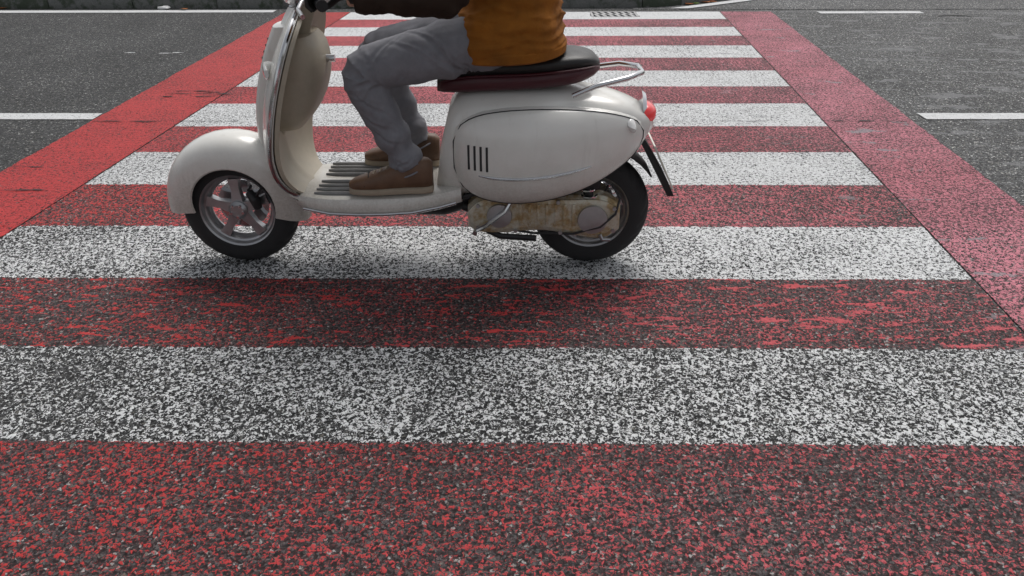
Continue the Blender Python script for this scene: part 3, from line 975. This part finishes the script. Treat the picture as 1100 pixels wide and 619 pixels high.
for sg in (-1, 1):
    P(MB().tube([(s, sg * (interp(ST, s)[0] + .001), interp(ST, s)[1] + .60 * (interp(ST, s)[2] - interp(ST, s)[1])) for s in [.82 + .54 * j / 14 for j in range(15)]], .0035, 6), 'piping', 'seat_side', seat)
P(MB().tube([(1.28, -.15, .70), (1.36, -.15, .735), (1.47, -.12, .755), (1.53, -.05, .76), (1.53, .05, .76), (1.47, .12, .755), (1.36, .15, .735), (1.28, .15, .70)], .010, 10), 'grab_rail', 'chrome')

# tail lamp, plate, indicators
rings = []
for i in range(9):
    t = i / 8
    r_ = math.sqrt(max(0, 1 - t * t))
    rings.append([(1.545 + .055 * t, (.075 * r_ + .002) * spow(math.cos(b), .7), .605 + (.038 * r_ + .002) * spow(math.sin(b), .7)) for b in [2 * math.pi * q / 20 for q in range(20)]])
P(MB().loft(rings), 'tail_lamp', 'red_lens')
P(MB().tube([(1.54, 0, .605), (1.555, 0, .605)], [.08, .07], 20), 'lamp_bezel', 'chrome')
pb = P(MB().loft([[(1.52, y, .545) for y in (-.05, .05)] + [(1.54, y, .545) for y in (.05, -.05)], [(1.622, y, .36) for y in (-.085, .085)] + [(1.652, y, .36) for y in (.085, -.085)], [(1.655, y, .30) for y in (-.075, .075)] + [(1.68, y, .30) for y in (.075, -.075)]]), 'plate_bracket', 'black')
P(MB().loft([[(1.588 + .0, y, .50) for y in (-.088, .088)] + [(1.594, y, .50) for y in (.088, -.088)], [(1.668, y, .335) for y in (-.088, .088)] + [(1.674, y, .335) for y in (.088, -.088)]]), 'number_plate', 'plate', pb, smooth=False)
for sg in (-1, 1):
    mb = MB()
    mb.loft([[(1.47 + .045 * q, sg * (.125 + .035 * math.sqrt(max(0, 1 - (q * 2 - 1) ** 2)) * math.cos(b) ** 2 + .004 * math.cos(b)), .60 - .02 * q + (.026 * math.sqrt(max(0, 1 - (q * 2 - 1) ** 2)) + .002) * math.sin(b)) for b in [2 * math.pi * k / 12 for k in range(12)]] for q in [j / 6 for j in range(7)]])
    P(mb, 'rear_indicator', 'clear_lens')

# rear mudguard, engine and transmission case (camera side), shock absorber, exhaust
rings = []
for i in range(15):
    a = R(34 + 100 * i / 14)
    rings.append([(1.37 + .268 * math.cos(a) * 1.0, y, RW + .268 * math.sin(a)) for y in (-.075, 0, .075)] + [(1.37 + .262 * math.cos(a), y, RW + .262 * math.sin(a)) for y in (.075, 0, -.075)])
P(MB().loft(rings), 'rear_mudguard', 'black')
TC = [(.90, .040, .235), (.93, .066, .240), (.99, .082, .246), (1.08, .080, .250), (1.18, .072, .248), (1.28, .078, .240), (1.37, .088, .232), (1.43, .080, .230), (1.475, .048, .230)]
def case(y0, y1, shrink):
    prof_t, prof_b = [], []
    for i in range(27):
        s = .90 + .575 * i / 26
        hh, zc = interp(TC, s)
        prof_t.append((s, zc + hh - shrink)); prof_b.append((s, zc - hh + shrink))
    loop = prof_t + prof_b[::-1]
    cx = sum(p_[0] for p_ in loop) / len(loop)
    return [[(cx + (p_[0] - cx) * (1 - shrink * 1.5), y0, p_[1]) for p_ in loop], [(cx + (p_[0] - cx) * (1 - shrink * 1.5), y1, p_[1]) for p_ in loop]]
a = case(-.055, -.110, 0.0); b = case(-.124, -.132, .012); c = case(-.135, -.136, .026)
tc = P(MB().loft(a + b + c), 'transmission_case', 'engine')
P(MB().tube([(1.37, -.13, .232), (1.37, -.148, .232), (1.37, -.150, .232)], [.058, .055, .02], 26), 'clutch_cover', 'alloy', tc)
P(MB().tube([(1.02, -.13, .246), (1.02, -.146, .246), (1.02, -.148, .246)], [.050, .046, .02], 24), 'fan_cover', 'alloy', tc)
for k in range(7):
    s, q = (1.10 + .033 * k), 0
    P(MB().box(s - .006, s + .006, -.141, -.132, .205, .292, .002), 'casing_rib', 'engine', tc)
for s, z in ((.94, .285), (.94, .20), (1.08, .315), (1.08, .185), (1.24, .300), (1.25, .178), (1.45, .275), (1.45, .185)):
    P(MB().tube([(s, -.128, z), (s, -.143, z)], .008, 6), 'bolt', 'alloy', tc)
P(MB().tube([(1.06, -.142, .30), (1.04, -.158, .27), (.97, -.160, .215), (.93, -.175, .20), (.93, -.20, .20)], [.009, .009, .008, .009, .009], 8), 'kick_lever', 'chrome', tc)
P(MB().box(.98, 1.30, -.055, .09, .24, .36, .03), 'engine_block', 'black')
P(MB().tube([(.86, -.13, .31), (.93, -.145, .335), (1.02, -.142, .318), (1.10, -.140, .325), (1.20, -.13, .335)], .0075, 8), 'breather_hose', 'black')
P(MB().tube([(1.44, -.10, .36), (1.47, -.125, .31), (1.455, -.142, .255), (1.40, -.148, .205), (1.30, -.142, .175), (1.15, -.13, .172), (.95, -.12, .20)], .0045, 8), 'brake_cable', 'black')
P(MB().tube([(.88, -.06, .255), (1.0, -.08, .225), (1.25, -.085, .170), (1.42, -.08, .185)], [.018, .022, .022, .014], 10), 'swing_arm', 'black')
P(MB().tube([(1.40, -.138, .170), (1.41, -.140, .150), (1.44, -.138, .148)], .008, 8), 'brake_arm', 'alloy')
P(MB().box(1.17, 1.40, -.122, -.055, .335, .405, .022), 'air_box', 'black')
sh = P(MB().tube([(1.37, -.105, .27), (1.28, -.105, .56)], .018, 12), 'rear_damper', 'black')
for k in range(9):
    t = .15 + .09 * k
    cx_, cz_ = 1.37 - .09 * t, .27 + .29 * t
    P(MB().lathe_y([(.001, 0), (.001, .001)], 0, 0, 0, 3) if False else MB().tube([(cx_ + .029 * math.cos(q), -.105 + .029 * math.sin(q), cz_ + .004 * q / 6.3) for q in [2 * math.pi * j / 12 for j in range(13)]], .005, 6), 'spring_coil', 'chrome', sh)
P(MB().tube([(.98, .10, .22), (1.10, .14, .20), (1.18, .15, .22), (1.22, .15, .23), (1.50, .15, .29), (1.53, .15, .295)], [.018, .02, .03, .052, .055, .03], 16), 'exhaust', 'chrome')

# handlebar, headlamp, mirrors
rings = []
for i in range(17):
    u = -1 + i / 8
    hw = .026 + .048 * math.exp(-(u / .38) ** 2)
    hd = .026 + .075 * math.exp(-(u / .30) ** 2)
    x = .385 + .05 * u * u
    rings.append([(x + hd * math.cos(b), u * .20, 1.045 - .012 * abs(u) + hw * math.sin(b)) for b in [2 * math.pi * k / 18 for k in range(18)]])
hb = P(MB().loft(rings), 'handlebar_cover', 'cream')
P(MB().loft([[(.345 + x, r_ * math.cos(b), 1.065 + r_ * math.sin(b)) for b in [2 * math.pi * k / 24 for k in range(24)]] for x, r_ in ((.03, .086), (-.02, .088), (-.045, .084), (-.052, .078))]), 'headlamp_housing', 'chrome', hb)
P(MB().loft([[(.285 - x, r_ * math.cos(b), 1.065 + r_ * math.sin(b)) for b in [2 * math.pi * k / 24 for k in range(24)]] for x, r_ in ((-.01, .077), (.0, .074), (.012, .055), (.018, .02))]), 'headlamp_lens', 'clear_lens', hb)
for sg in (-1, 1):
    P(MB().tube([(.435, sg * .20, 1.033), (.46, sg * .27, 1.030), (.485, sg * .335, 1.028)], [.020, .0175, .0185], 14), 'grip', 'black', hb)
    P(MB().tube([(.39, sg * .19, 1.025), (.385, sg * .25, 1.005), (.42, sg * .335, .995)], [.009, .007, .008], 8), 'brake_lever', 'chrome', hb)
    P(MB().tube([(.41, sg * .17, 1.06), (.42, sg * .21, 1.15), (.43, sg * .25, 1.25)], .006, 8), 'mirror_stalk', 'chrome', hb)
    P(MB().loft([[(.43 + x, sg * .262 + r_ * math.cos(b), 1.285 + r_ * math.sin(b)) for b in [2 * math.pi * k / 24 for k in range(24)]] for x, r_ in ((-.022, .02), (-.012, .05), (.004, .058), (.009, .056))]), 'mirror', 'chrome', hb)

# ------------------------------------------------------------------ rider
M['skin'] = simple('skin', (0.55, 0.33, 0.24), 0.55, var=.08)
M['jacket'] = simple('ochre_jacket_cloth', (0.270, 0.098, 0.014), 0.85, var=.28, scale=9, bump=.002, bscale=140, spec=.2)
M['sleeve'] = simple('dark_brown_sleeve_cloth', (0.034, 0.022, 0.016), 0.85, var=.25, scale=9, bump=.002, bscale=140, spec=.2)
M['trousers'] = simple('grey_denim', (0.215, 0.215, 0.235), 0.92, var=.10, scale=30, bump=.0010, bscale=420, spec=.2)
M['shoe'] = simple('brown_leather', (0.13, 0.070, 0.040), 0.5, var=.25, scale=20, bump=.001, bscale=120)
M['sole'] = simple('pale_shoe_sole', (0.34, 0.28, 0.21), 0.7, var=.1)
M['glove'] = simple('black_glove', (0.02, 0.018, 0.017), 0.7, var=.2, bump=.001, bscale=150)
M['helmet'] = simple('cream_helmet', (0.68, 0.66, 0.60), 0.25, coat=.5, var=.04)
M['visor'] = simple('dark_visor', (0.02, 0.02, 0.022), 0.08, coat=1, var=.05)
M['hair'] = simple('dark_hair', (0.02, 0.014, 0.01), 0.6, var=.2)
rider = empty('person', (SX, SY, 0.0050))
tag(rider, 'person in ochre jacket and grey trousers seated on the cream scooter, feet on the floorboard', 'person')

def ell(c, ax, ay, az, n=16, m=10, tilt=0.0):
    """ellipsoid as rings, tilt about y"""
    rings = []
    for i in range(m + 1):
        t = math.pi * (.02 + .96 * i / m)
        ring = []
        for k in range(n):
            b = 2 * math.pi * k / n
            x, y, z = ax * math.sin(t) * math.cos(b), ay * math.sin(t) * math.sin(b), -az * math.cos(t)
            ring.append((c[0] + x * math.cos(tilt) + z * math.sin(tilt), c[1] + y, c[2] - x * math.sin(tilt) + z * math.cos(tilt)))
        rings.append(ring)
    return rings

def fuse(mb, name, mat, parent, voxel, smooth=6, fold=0.0, fsize=.06):
    o = mb.build(name, mat, parent, smooth=True)
    md = o.modifiers.new('fuse', 'REMESH'); md.mode = 'VOXEL'; md.voxel_size = voxel; md.use_smooth_shade = True
    ms_ = o.modifiers.new('smooth', 'SMOOTH'); ms_.iterations = smooth; ms_.factor = .5
    if fold:
        tx = bpy.data.textures.new(name + '_folds', 'CLOUDS'); tx.noise_scale = fsize; tx.noise_depth = 2
        dm = o.modifiers.new('folds', 'DISPLACE'); dm.texture = tx; dm.strength = fold; dm.mid_level = .5; dm.texture_coords = 'LOCAL'
    return o

def bake(o):
    dg = bpy.context.evaluated_depsgraph_get()
    me = bpy.data.meshes.new_from_object(o.evaluated_get(dg))
    mats = [q for q in o.data.materials]
    o.modifiers.clear()
    o.data = me
    me.materials.clear()
    for q in mats: me.materials.append(q)
    me.shade_smooth()
    return o

def crease(o, lines, folds, fine=0.0):
    """lines: centre lines (lists of points); folds: (u, phi, slope, width, span, height) sharp drag folds"""
    me = o.data
    n = len(me.vertices)
    co = np.empty(n * 3, np.float64); me.vertices.foreach_get('co', co); co = co.reshape(-1, 3)
    no = np.empty(n * 3, np.float64); me.vertices.foreach_get('normal', no); no = no.reshape(-1, 3)
    best = np.full(n, 1e9); U = np.zeros(n); PHI = np.zeros(n); SIDE = np.zeros(n)
    for li, L in enumerate(lines):
        P_ = np.array(L, float)
        seg = np.linalg.norm(np.diff(P_, axis=0), axis=1); cum = np.concatenate([[0], np.cumsum(seg)])
        for k in range(len(P_) - 1):
            d = P_[k + 1] - P_[k]
            t = np.clip(((co - P_[k]) @ d) / (d @ d), 0, 1)
            rel = co - (P_[k] + t[:, None] * d)
            ds = np.linalg.norm(rel, axis=1)
            up_ = np.array([0, 1.0, 0]); dn = d / np.linalg.norm(d)
            e2 = np.cross(dn, up_); e2 /= np.linalg.norm(e2)
            ph = np.arctan2(rel @ e2, rel @ up_ * (1 if li else -1))
            m_ = ds < best
            best[m_] = ds[m_]; U[m_] = (cum[k] + t[m_] * seg[k]); PHI[m_] = ph[m_]; SIDE[m_] = li
    disp = np.zeros(n)
    for (u0_, p0_, sl, wd_, spn, am, *only) in folds:
        if only and only[0] >= 0: sel = (SIDE == only[0])
        else: sel = np.ones(n, bool)
        dp = (PHI - p0_ + math.pi) % (2 * math.pi) - math.pi
        d = U - u0_ - sl * dp - .006 * np.sin(dp * 5 + u0_ * 90)
        disp += sel * am * np.exp(-(dp / spn) ** 2) * (np.exp(-np.abs(d) / wd_) - .75 * np.exp(-(d / (2.0 * wd_)) ** 2) - .35 * np.exp(-((d - 1.9 * wd_) / wd_) ** 2))
    if fine:
        disp += fine * np.array([mnoise.noise(Vector(q) * 38) for q in co])
    co = co + no * disp[:, None]
    me.vertices.foreach_set('co', co.ravel()); me.update()

HIP, KNEE, ANK = (1.005, .095, .885), (.545, .165, .792), (.695, .140, .44)
SHO, ELB, WRI = (1.03, .195, 1.375), (.875, .285, 1.045), (.585, .268, 1.040)
def sgn(p_, sg): return (p_[0], p_[1] * sg, p_[2])
def lerp3(a, b, t): return tuple(a[i] + (b[i] - a[i]) * t for i in range(3))

# body: one continuous surface (head, neck, trunk, limbs)
mb = MB()
mb.loft(ell((1.05, 0, .91), .125, .165, .11))
mb.loft([[(x + d * math.cos(b), w_ * math.sin(b), z) for b in [2 * math.pi * k / 20 for k in range(20)]] for x, z, d, w_ in ((1.055, .88, .115, .16), (1.075, 1.0, .105, .145), (1.085, 1.1, .105, .145), (1.07, 1.22, .115, .165), (1.045, 1.34, .11, .175), (1.02, 1.41, .075, .12), (1.01, 1.44, .05, .06))])
mb.tube([(1.02, 0, 1.40), (.995, 0, 1.52)], [.06, .055], 14)
mb.loft(ell((.965, 0, 1.60), .098, .077, .12, 20, 14, .12))                    # skull
mb.loft(ell((.925, 0, 1.555), .062, .058, .072, 16, 10, .1))                  # jaw and face
mb.loft(ell((.862, 0, 1.585), .020, .014, .026, 10, 8, .35))                  # nose
mb.loft(ell((.872, 0, 1.540), .012, .024, .010, 10, 6))                       # lips
mb.loft(ell((.885, 0, 1.502), .018, .022, .016, 10, 6))                       # chin
for sg in (-1, 1):
    mb.loft(ell((.878, sg * .030, 1.632), .014, .024, .008, 10, 6))           # brow
    mb.loft(ell((.975, sg * .080, 1.59), .020, .010, .030, 10, 8))            # ear
    mb.tube([sgn(HIP, sg), lerp3(sgn(HIP, sg), sgn(KNEE, sg), .5), sgn(KNEE, sg)], [.072, .060, .040], 14)
    mb.tube([sgn(KNEE, sg), lerp3(sgn(KNEE, sg), sgn(ANK, sg), .35), sgn(ANK, sg)], [.040, .042, .032], 14)
    mb.loft(ell((.625, sg * .145, .395), .115, .038, .034))
    mb.tube([sgn(SHO, sg), lerp3(sgn(SHO, sg), sgn(ELB, sg), .5), sgn(ELB, sg)], [.055, .045, .037], 12)
    mb.tube([sgn(ELB, sg), lerp3(sgn(ELB, sg), sgn(WRI, sg), .4), sgn(WRI, sg), lerp3(sgn(ELB, sg), sgn(WRI, sg), 1.12)], [.038, .036, .026, .024], 12)
    mb.tube([(1.03, sg * .10, 1.37), sgn(SHO, sg)], [.06, .055], 12)
body_p = fuse(mb, 'body', M['skin'], rider, .008, 4)

# trousers
mb = MB()
mb.loft(ell((1.045, 0, .912), .135, .182, .098))
mb.loft([[(x + d * math.cos(b), w_ * math.sin(b), z) for b in [2 * math.pi * k / 20 for k in range(20)]] for x, z, d, w_ in ((1.05, .90, .13, .175), (1.07, 1.0, .118, .16))])
for sg in (-1, 1):
    h, k_, a = sgn(HIP, sg), sgn(KNEE, sg), sgn(ANK, sg)
    kx = (k_[0] - .004, k_[1], k_[2])
    pts = [(h[0] + .03, h[1], h[2] + .01), lerp3(h, kx, .25), lerp3(h, kx, .5), lerp3(h, kx, .72), lerp3(h, kx, .88)]
    p0, p2 = lerp3(h, kx, .88), lerp3(kx, a, .16)
    for t in (.25, .5, .75): pts.append(tuple((1 - t) ** 2 * p0[i] + 2 * t * (1 - t) * kx[i] + t * t * p2[i] for i in range(3)))
    pts += [p2, lerp3(kx, a, .35), lerp3(kx, a, .55), lerp3(kx, a, .8), lerp3(kx, a, 1.04)]
    rd = [.100, .099, .092, .084, .079, .077, .075, .074, .072, .068, .064, .058, .060]
    fine_p, fine_r = [], []
    for i in range(len(pts) - 1):
        for q in range(5):
            t = q / 5
            fine_p.append(lerp3(pts[i], pts[i + 1], t)); fine_r.append(rd[i] + (rd[i + 1] - rd[i]) * t)
    # cloth gathers into folds round the hip, behind the knee and above the shoe
    for i in range(len(fine_p)):
        u = i / (len(fine_p) - 1)
        amp = .0075 * math.exp(-((u - .08) / .10) ** 2) + .0070 * math.exp(-((u - .52) / .13) ** 2) + .0085 * math.exp(-((u - .95) / .12) ** 2)
        fine_r[i] += amp * math.sin(i * 1.25 + sg) 
    mb.tube(fine_p, fine_r, 22)
tr = fuse(mb, 'trousers', M['trousers'], rider, .006, 5)
bake(tr)
LEGL = [[sgn(HIP, -1), sgn(KNEE, -1), lerp3(sgn(KNEE, -1), sgn(ANK, -1), 1.06)], [sgn(HIP, 1), sgn(KNEE, 1), lerp3(sgn(KNEE, 1), sgn(ANK, 1), 1.06)]]
rf = random.Random(5)
folds = []
for sd_ in (0, 1):
    for k in range(4): folds.append((.085 + .024 * k, rf.uniform(-1.2, 1.2), rf.uniform(-.05, .05), rf.uniform(.007, .011), rf.uniform(.6, 1.0), rf.uniform(.010, .016), sd_))
    for k in range(5): folds.append((.15 + .055 * k, rf.uniform(-.9, .9), rf.choice((-1, 1)) * rf.uniform(.06, .12), rf.uniform(.008, .012), rf.uniform(.5, .8), rf.uniform(.006, .011), sd_))
    for k in range(7): folds.append((.415 + .020 * k, rf.uniform(-.5, .5) + (1.4 if k % 2 else .4), rf.uniform(-.04, .04), rf.uniform(.006, .010), rf.uniform(.7, 1.1), rf.uniform(.010, .016), sd_))
    for k in range(4): folds.append((.58 + .06 * k, rf.uniform(-.8, .8), rf.choice((-1, 1)) * rf.uniform(.05, .10), rf.uniform(.008, .012), rf.uniform(.5, .9), rf.uniform(.007, .011), sd_))
    for k in range(5): folds.append((.78 + .020 * k, rf.uniform(-1.5, 1.5), rf.uniform(-.03, .03), rf.uniform(.005, .008), rf.uniform(.9, 1.5), rf.uniform(.009, .014), sd_))
crease(tr, LEGL, folds, .0018)
for sg in (-1, 1):
    h, k_, a = sgn(HIP, sg), sgn(KNEE, sg), sgn(ANK, sg)
    ht = lerp3(k_, a, 1.035)
    dx = Vector(a) - Vector(k_); dx.normalize()
    e1 = dx.cross(Vector((0, 1, 0))).normalized(); e2 = dx.cross(e1)
    P(MB().tube([tuple(Vector(ht) + (e1 * math.cos(q) + e2 * math.sin(q)) * .0545) for q in [2 * math.pi * j / 24 for j in range(25)]], .0035, 6), 'trouser_hem', 'trousers', tr)

# jacket body with hem, collar; dark sleeves as its parts
mb = MB()
JR = [(.835, 1.065, .190, .224), (.86, 1.06, .200, .236), (.92, 1.055, .196, .236), (1.0, 1.07, .172, .212), (1.1, 1.08, .158, .205), (1.2, 1.075, .148, .205), (1.3, 1.055, .145, .212), (1.37, 1.035, .125, .205), (1.415, 1.02, .095, .15), (1.445, 1.012, .07, .075), (1.49, 1.005, .066, .068)]
rings = []
for i in range(34):
    z = .835 + (1.49 - .835) * i / 33
    x, d, w_ = interp(JR, z)
    ring = []
    for k in range(40):
        b = 2 * math.pi * k / 40
        fo = 1 + .020 * math.sin(5 * b + z * 14) * math.exp(-(z - .85) ** 2 / .04) + .055 * (abs(math.sin(z * 30 + 1.1 * math.sin(b * 2 + 1) + .9 * math.cos(b * 3))) ** .6 - .5) * math.exp(-(z - .96) ** 2 / .010)
        ring.append((x + d * fo * spow(math.cos(b), .85), w_ * fo * spow(math.sin(b), .85), z + .012 * math.cos(b)))
    rings.append(ring)
mb.loft(rings)
jk = fuse(mb, 'jacket', M['jacket'], rider, .0065, 3)
bake(jk)
rf = random.Random(11)
folds = [(.045, -1.9, .004, .009, 1.6, .016), (.085, -1.3, -.012, .010, 1.5, .020), (.085, 1.6, .012, .010, 1.4, .018), (.130, -1.7, .014, .010, 1.4, .020), (.125, 1.5, -.010, .010, 1.4, .018), (.17, -1.6, -.02, .011, 1.2, .016), (.21, -1.2, .02, .011, 1.1, .014)]
for k in range(10): folds.append((rf.uniform(.05, .35), rf.uniform(-3, 3), rf.choice((-1, 1)) * rf.uniform(.05, .15), rf.uniform(.008, .012), rf.uniform(.4, .8), rf.uniform(.008, .012)))
crease(jk, [[(1.065, 0, .83), (1.075, 0, 1.1), (1.03, 0, 1.45)]], folds, .002)
P(MB().loft([[(1.065 + (.186 + g_) * spow(math.cos(b), .85), (.222 + g_) * spow(math.sin(b), .85), z + .012 * math.cos(b)) for b in [2 * math.pi * k / 40 for k in range(40)]] for z, g_ in ((.820, .0), (.826, .010), (.852, .012), (.864, .004))]), 'jacket_hem', 'jacket', jk)
for sg in (-1, 1):
    mb = MB()
    s_, e, w_ = sgn(SHO, sg), sgn(ELB, sg), sgn(WRI, sg)
    mb.tube([(1.035, sg * .14, 1.375), s_, lerp3(s_, e, .3), lerp3(s_, e, .7), e], [.09, .084, .074, .068, .060], 16)
    mb.tube([lerp3(e, s_, .06), e, lerp3(e, w_, .3), lerp3(e, w_, .7), lerp3(e, w_, 1.04)], [.058, .062, .058, .050, .044], 16)
    fuse(mb, 'sleeve', M['sleeve'], jk, .009, 4, .020, .045)

# gloves closed round the grips: palm, four fingers, thumb
for sg in (-1, 1):
    mb = MB()
    gx, gz = .46, 1.030
    mb.tube([(.60, sg * .268, 1.058), (.56, sg * .270, 1.058)], [.040, .036], 12)
    mb.loft([[(x, sg * (.272 + hw * math.cos(b)), z + ht * math.sin(b)) for b in [2 * math.pi * k / 14 for k in range(14)]] for x, z, hw, ht in ((.575, 1.058, .032, .026), (.545, 1.062, .040, .021), (.505, 1.064, .043, .018), (.475, 1.062, .042, .015))])
    for k, (ln, rd) in enumerate(((.92, .0088), (1.0, .0092), (.95, .0090), (.80, .0080))):
        y = sg * (.243 + .0205 * k)
        mb.tube([(.482, y, 1.062), (.452, y, 1.066), (.430, y, 1.048), (.428 + .004 * (1 - ln), y, 1.022 + .01 * (1 - ln)), (.447, y, 1.004 + .012 * (1 - ln))], [rd * 1.1, rd * 1.1, rd, rd * .95, rd * .85], 10)
    mb.tube([(.545, sg * .240, 1.050), (.510, sg * .222, 1.036), (.478, sg * .222, 1.012), (.455, sg * .232, 1.004)], [.014, .012, .0105, .0095], 10)
    fuse(mb, 'glove', M['glove'], rider, .0042, 3)

# shoes
for sg in (-1, 1):
    SH = [(.475, .018, .372, .392), (.49, .034, .362, .402), (.53, .046, .360, .416), (.58, .049, .360, .432), (.63, .044, .360, .450), (.68, .040, .360, .472), (.73, .040, .360, .478), (.765, .034, .362, .474), (.778, .020, .368, .462)]
    rings, sol = [], []
    for i in range(21):
        s = .475 + .303 * i / 20
        hw, z0, z1 = interp(SH, s)
        yo = sg * (.150 + .012 * (.70 - s) / .2)
        rings.append([(s, yo + hw * spow(math.cos(b), .75), (z0 + z1) / 2 + (z1 - z0) / 2 * spow(math.sin(b), .8)) for b in [2 * math.pi * k / 20 for k in range(20)]])
        sol.append([(s, yo + (hw + .004) * spow(math.cos(b), .7), .362 + .014 * spow(math.sin(b), .5)) for b in [2 * math.pi * k / 20 for k in range(20)]])
    so = P(MB().loft(rings), 'shoe', 'shoe', rider)
    P(MB().loft(sol), 'sole', 'sole', so)
    P(MB().tube([(.535, sg * .16 - .046, .385), (.55, sg * .16 - .030, .418), (.545, sg * .16, .424), (.55, sg * .16 + .030, .418), (.535, sg * .16 + .046, .385)], .0022, 6), 'toe_seam', 'black', so)
    for k in range(4):
        s = .565 + .024 * k
        hw, z0, z1 = interp(SH, s)
        yo = sg * (.150 + .012 * (.70 - s) / .2)
        P(MB().tube([(s, yo - .020, z1 - .004), (s + .004, yo, z1 + .003), (s, yo + .020, z1 - .004)], .0042, 6), 'lace', 'sole', so)

# open-face helmet with raised visor, eyes
mb = MB()
rings = []
for i in range(17):
    t = i / 16
    a = R(-28 + 118 * t)
    rings.append([(.972 + .142 * math.cos(a) * math.cos(b), .122 * math.cos(a) * math.sin(b), 1.615 + .150 * math.sin(a)) for b in [2 * math.pi * k / 36 for k in range(36)]])
v, f = [], []
for r_ in rings: v += r_
for i in range(16):
    for k in range(36):
        k2 = (k + 1) % 36
        ang = (k + .5) * 10
        if 118 < ang < 242 and i < 8: continue                       # face opening
        f.append((i * 36 + k, i * 36 + k2, (i + 1) * 36 + k2, (i + 1) * 36 + k))
hm = MB().add(v, f).build('helmet', M['helmet'], rider, weld=True)
md = hm.modifiers.new('thickness', 'SOLIDIFY'); md.thickness = .018; md.offset = 1
P(MB().loft([[(.972 - (.168 + q) * math.cos(R(c_)), .140 * math.sin(R(c_)) * 1.05, z) for c_ in range(-60, 61, 8)] + [(.972 - (.164 + q) * math.cos(R(c_)), .136 * math.sin(R(c_)) * 1.05, z) for c_ in range(60, -61, -8)] for z, q in ((1.70, -.012), (1.68, .002), (1.66, .014))]), 'helmet_peak', 'visor', hm)
for sg in (-1, 1):
    P(MB().loft(ell((.880, sg * .031, 1.612), .011, .014, .009, 12, 8)), 'eye', 'clear_lens', body_p)
    P(MB().loft(ell((.871, sg * .031, 1.612), .004, .006, .006, 10, 6)), 'pupil', 'hair', body_p)
    P(MB().tube([(.96, sg * .115, 1.56), (.93, sg * .075, 1.50), (.915, sg * .02, 1.475), (.914, 0, 1.474)], .005, 6), 'chin_strap', 'black', hm)
P(MB().loft(ell((1.01, 0, 1.575), .075, .085, .085, 16, 10)), 'hair', 'hair', rider)
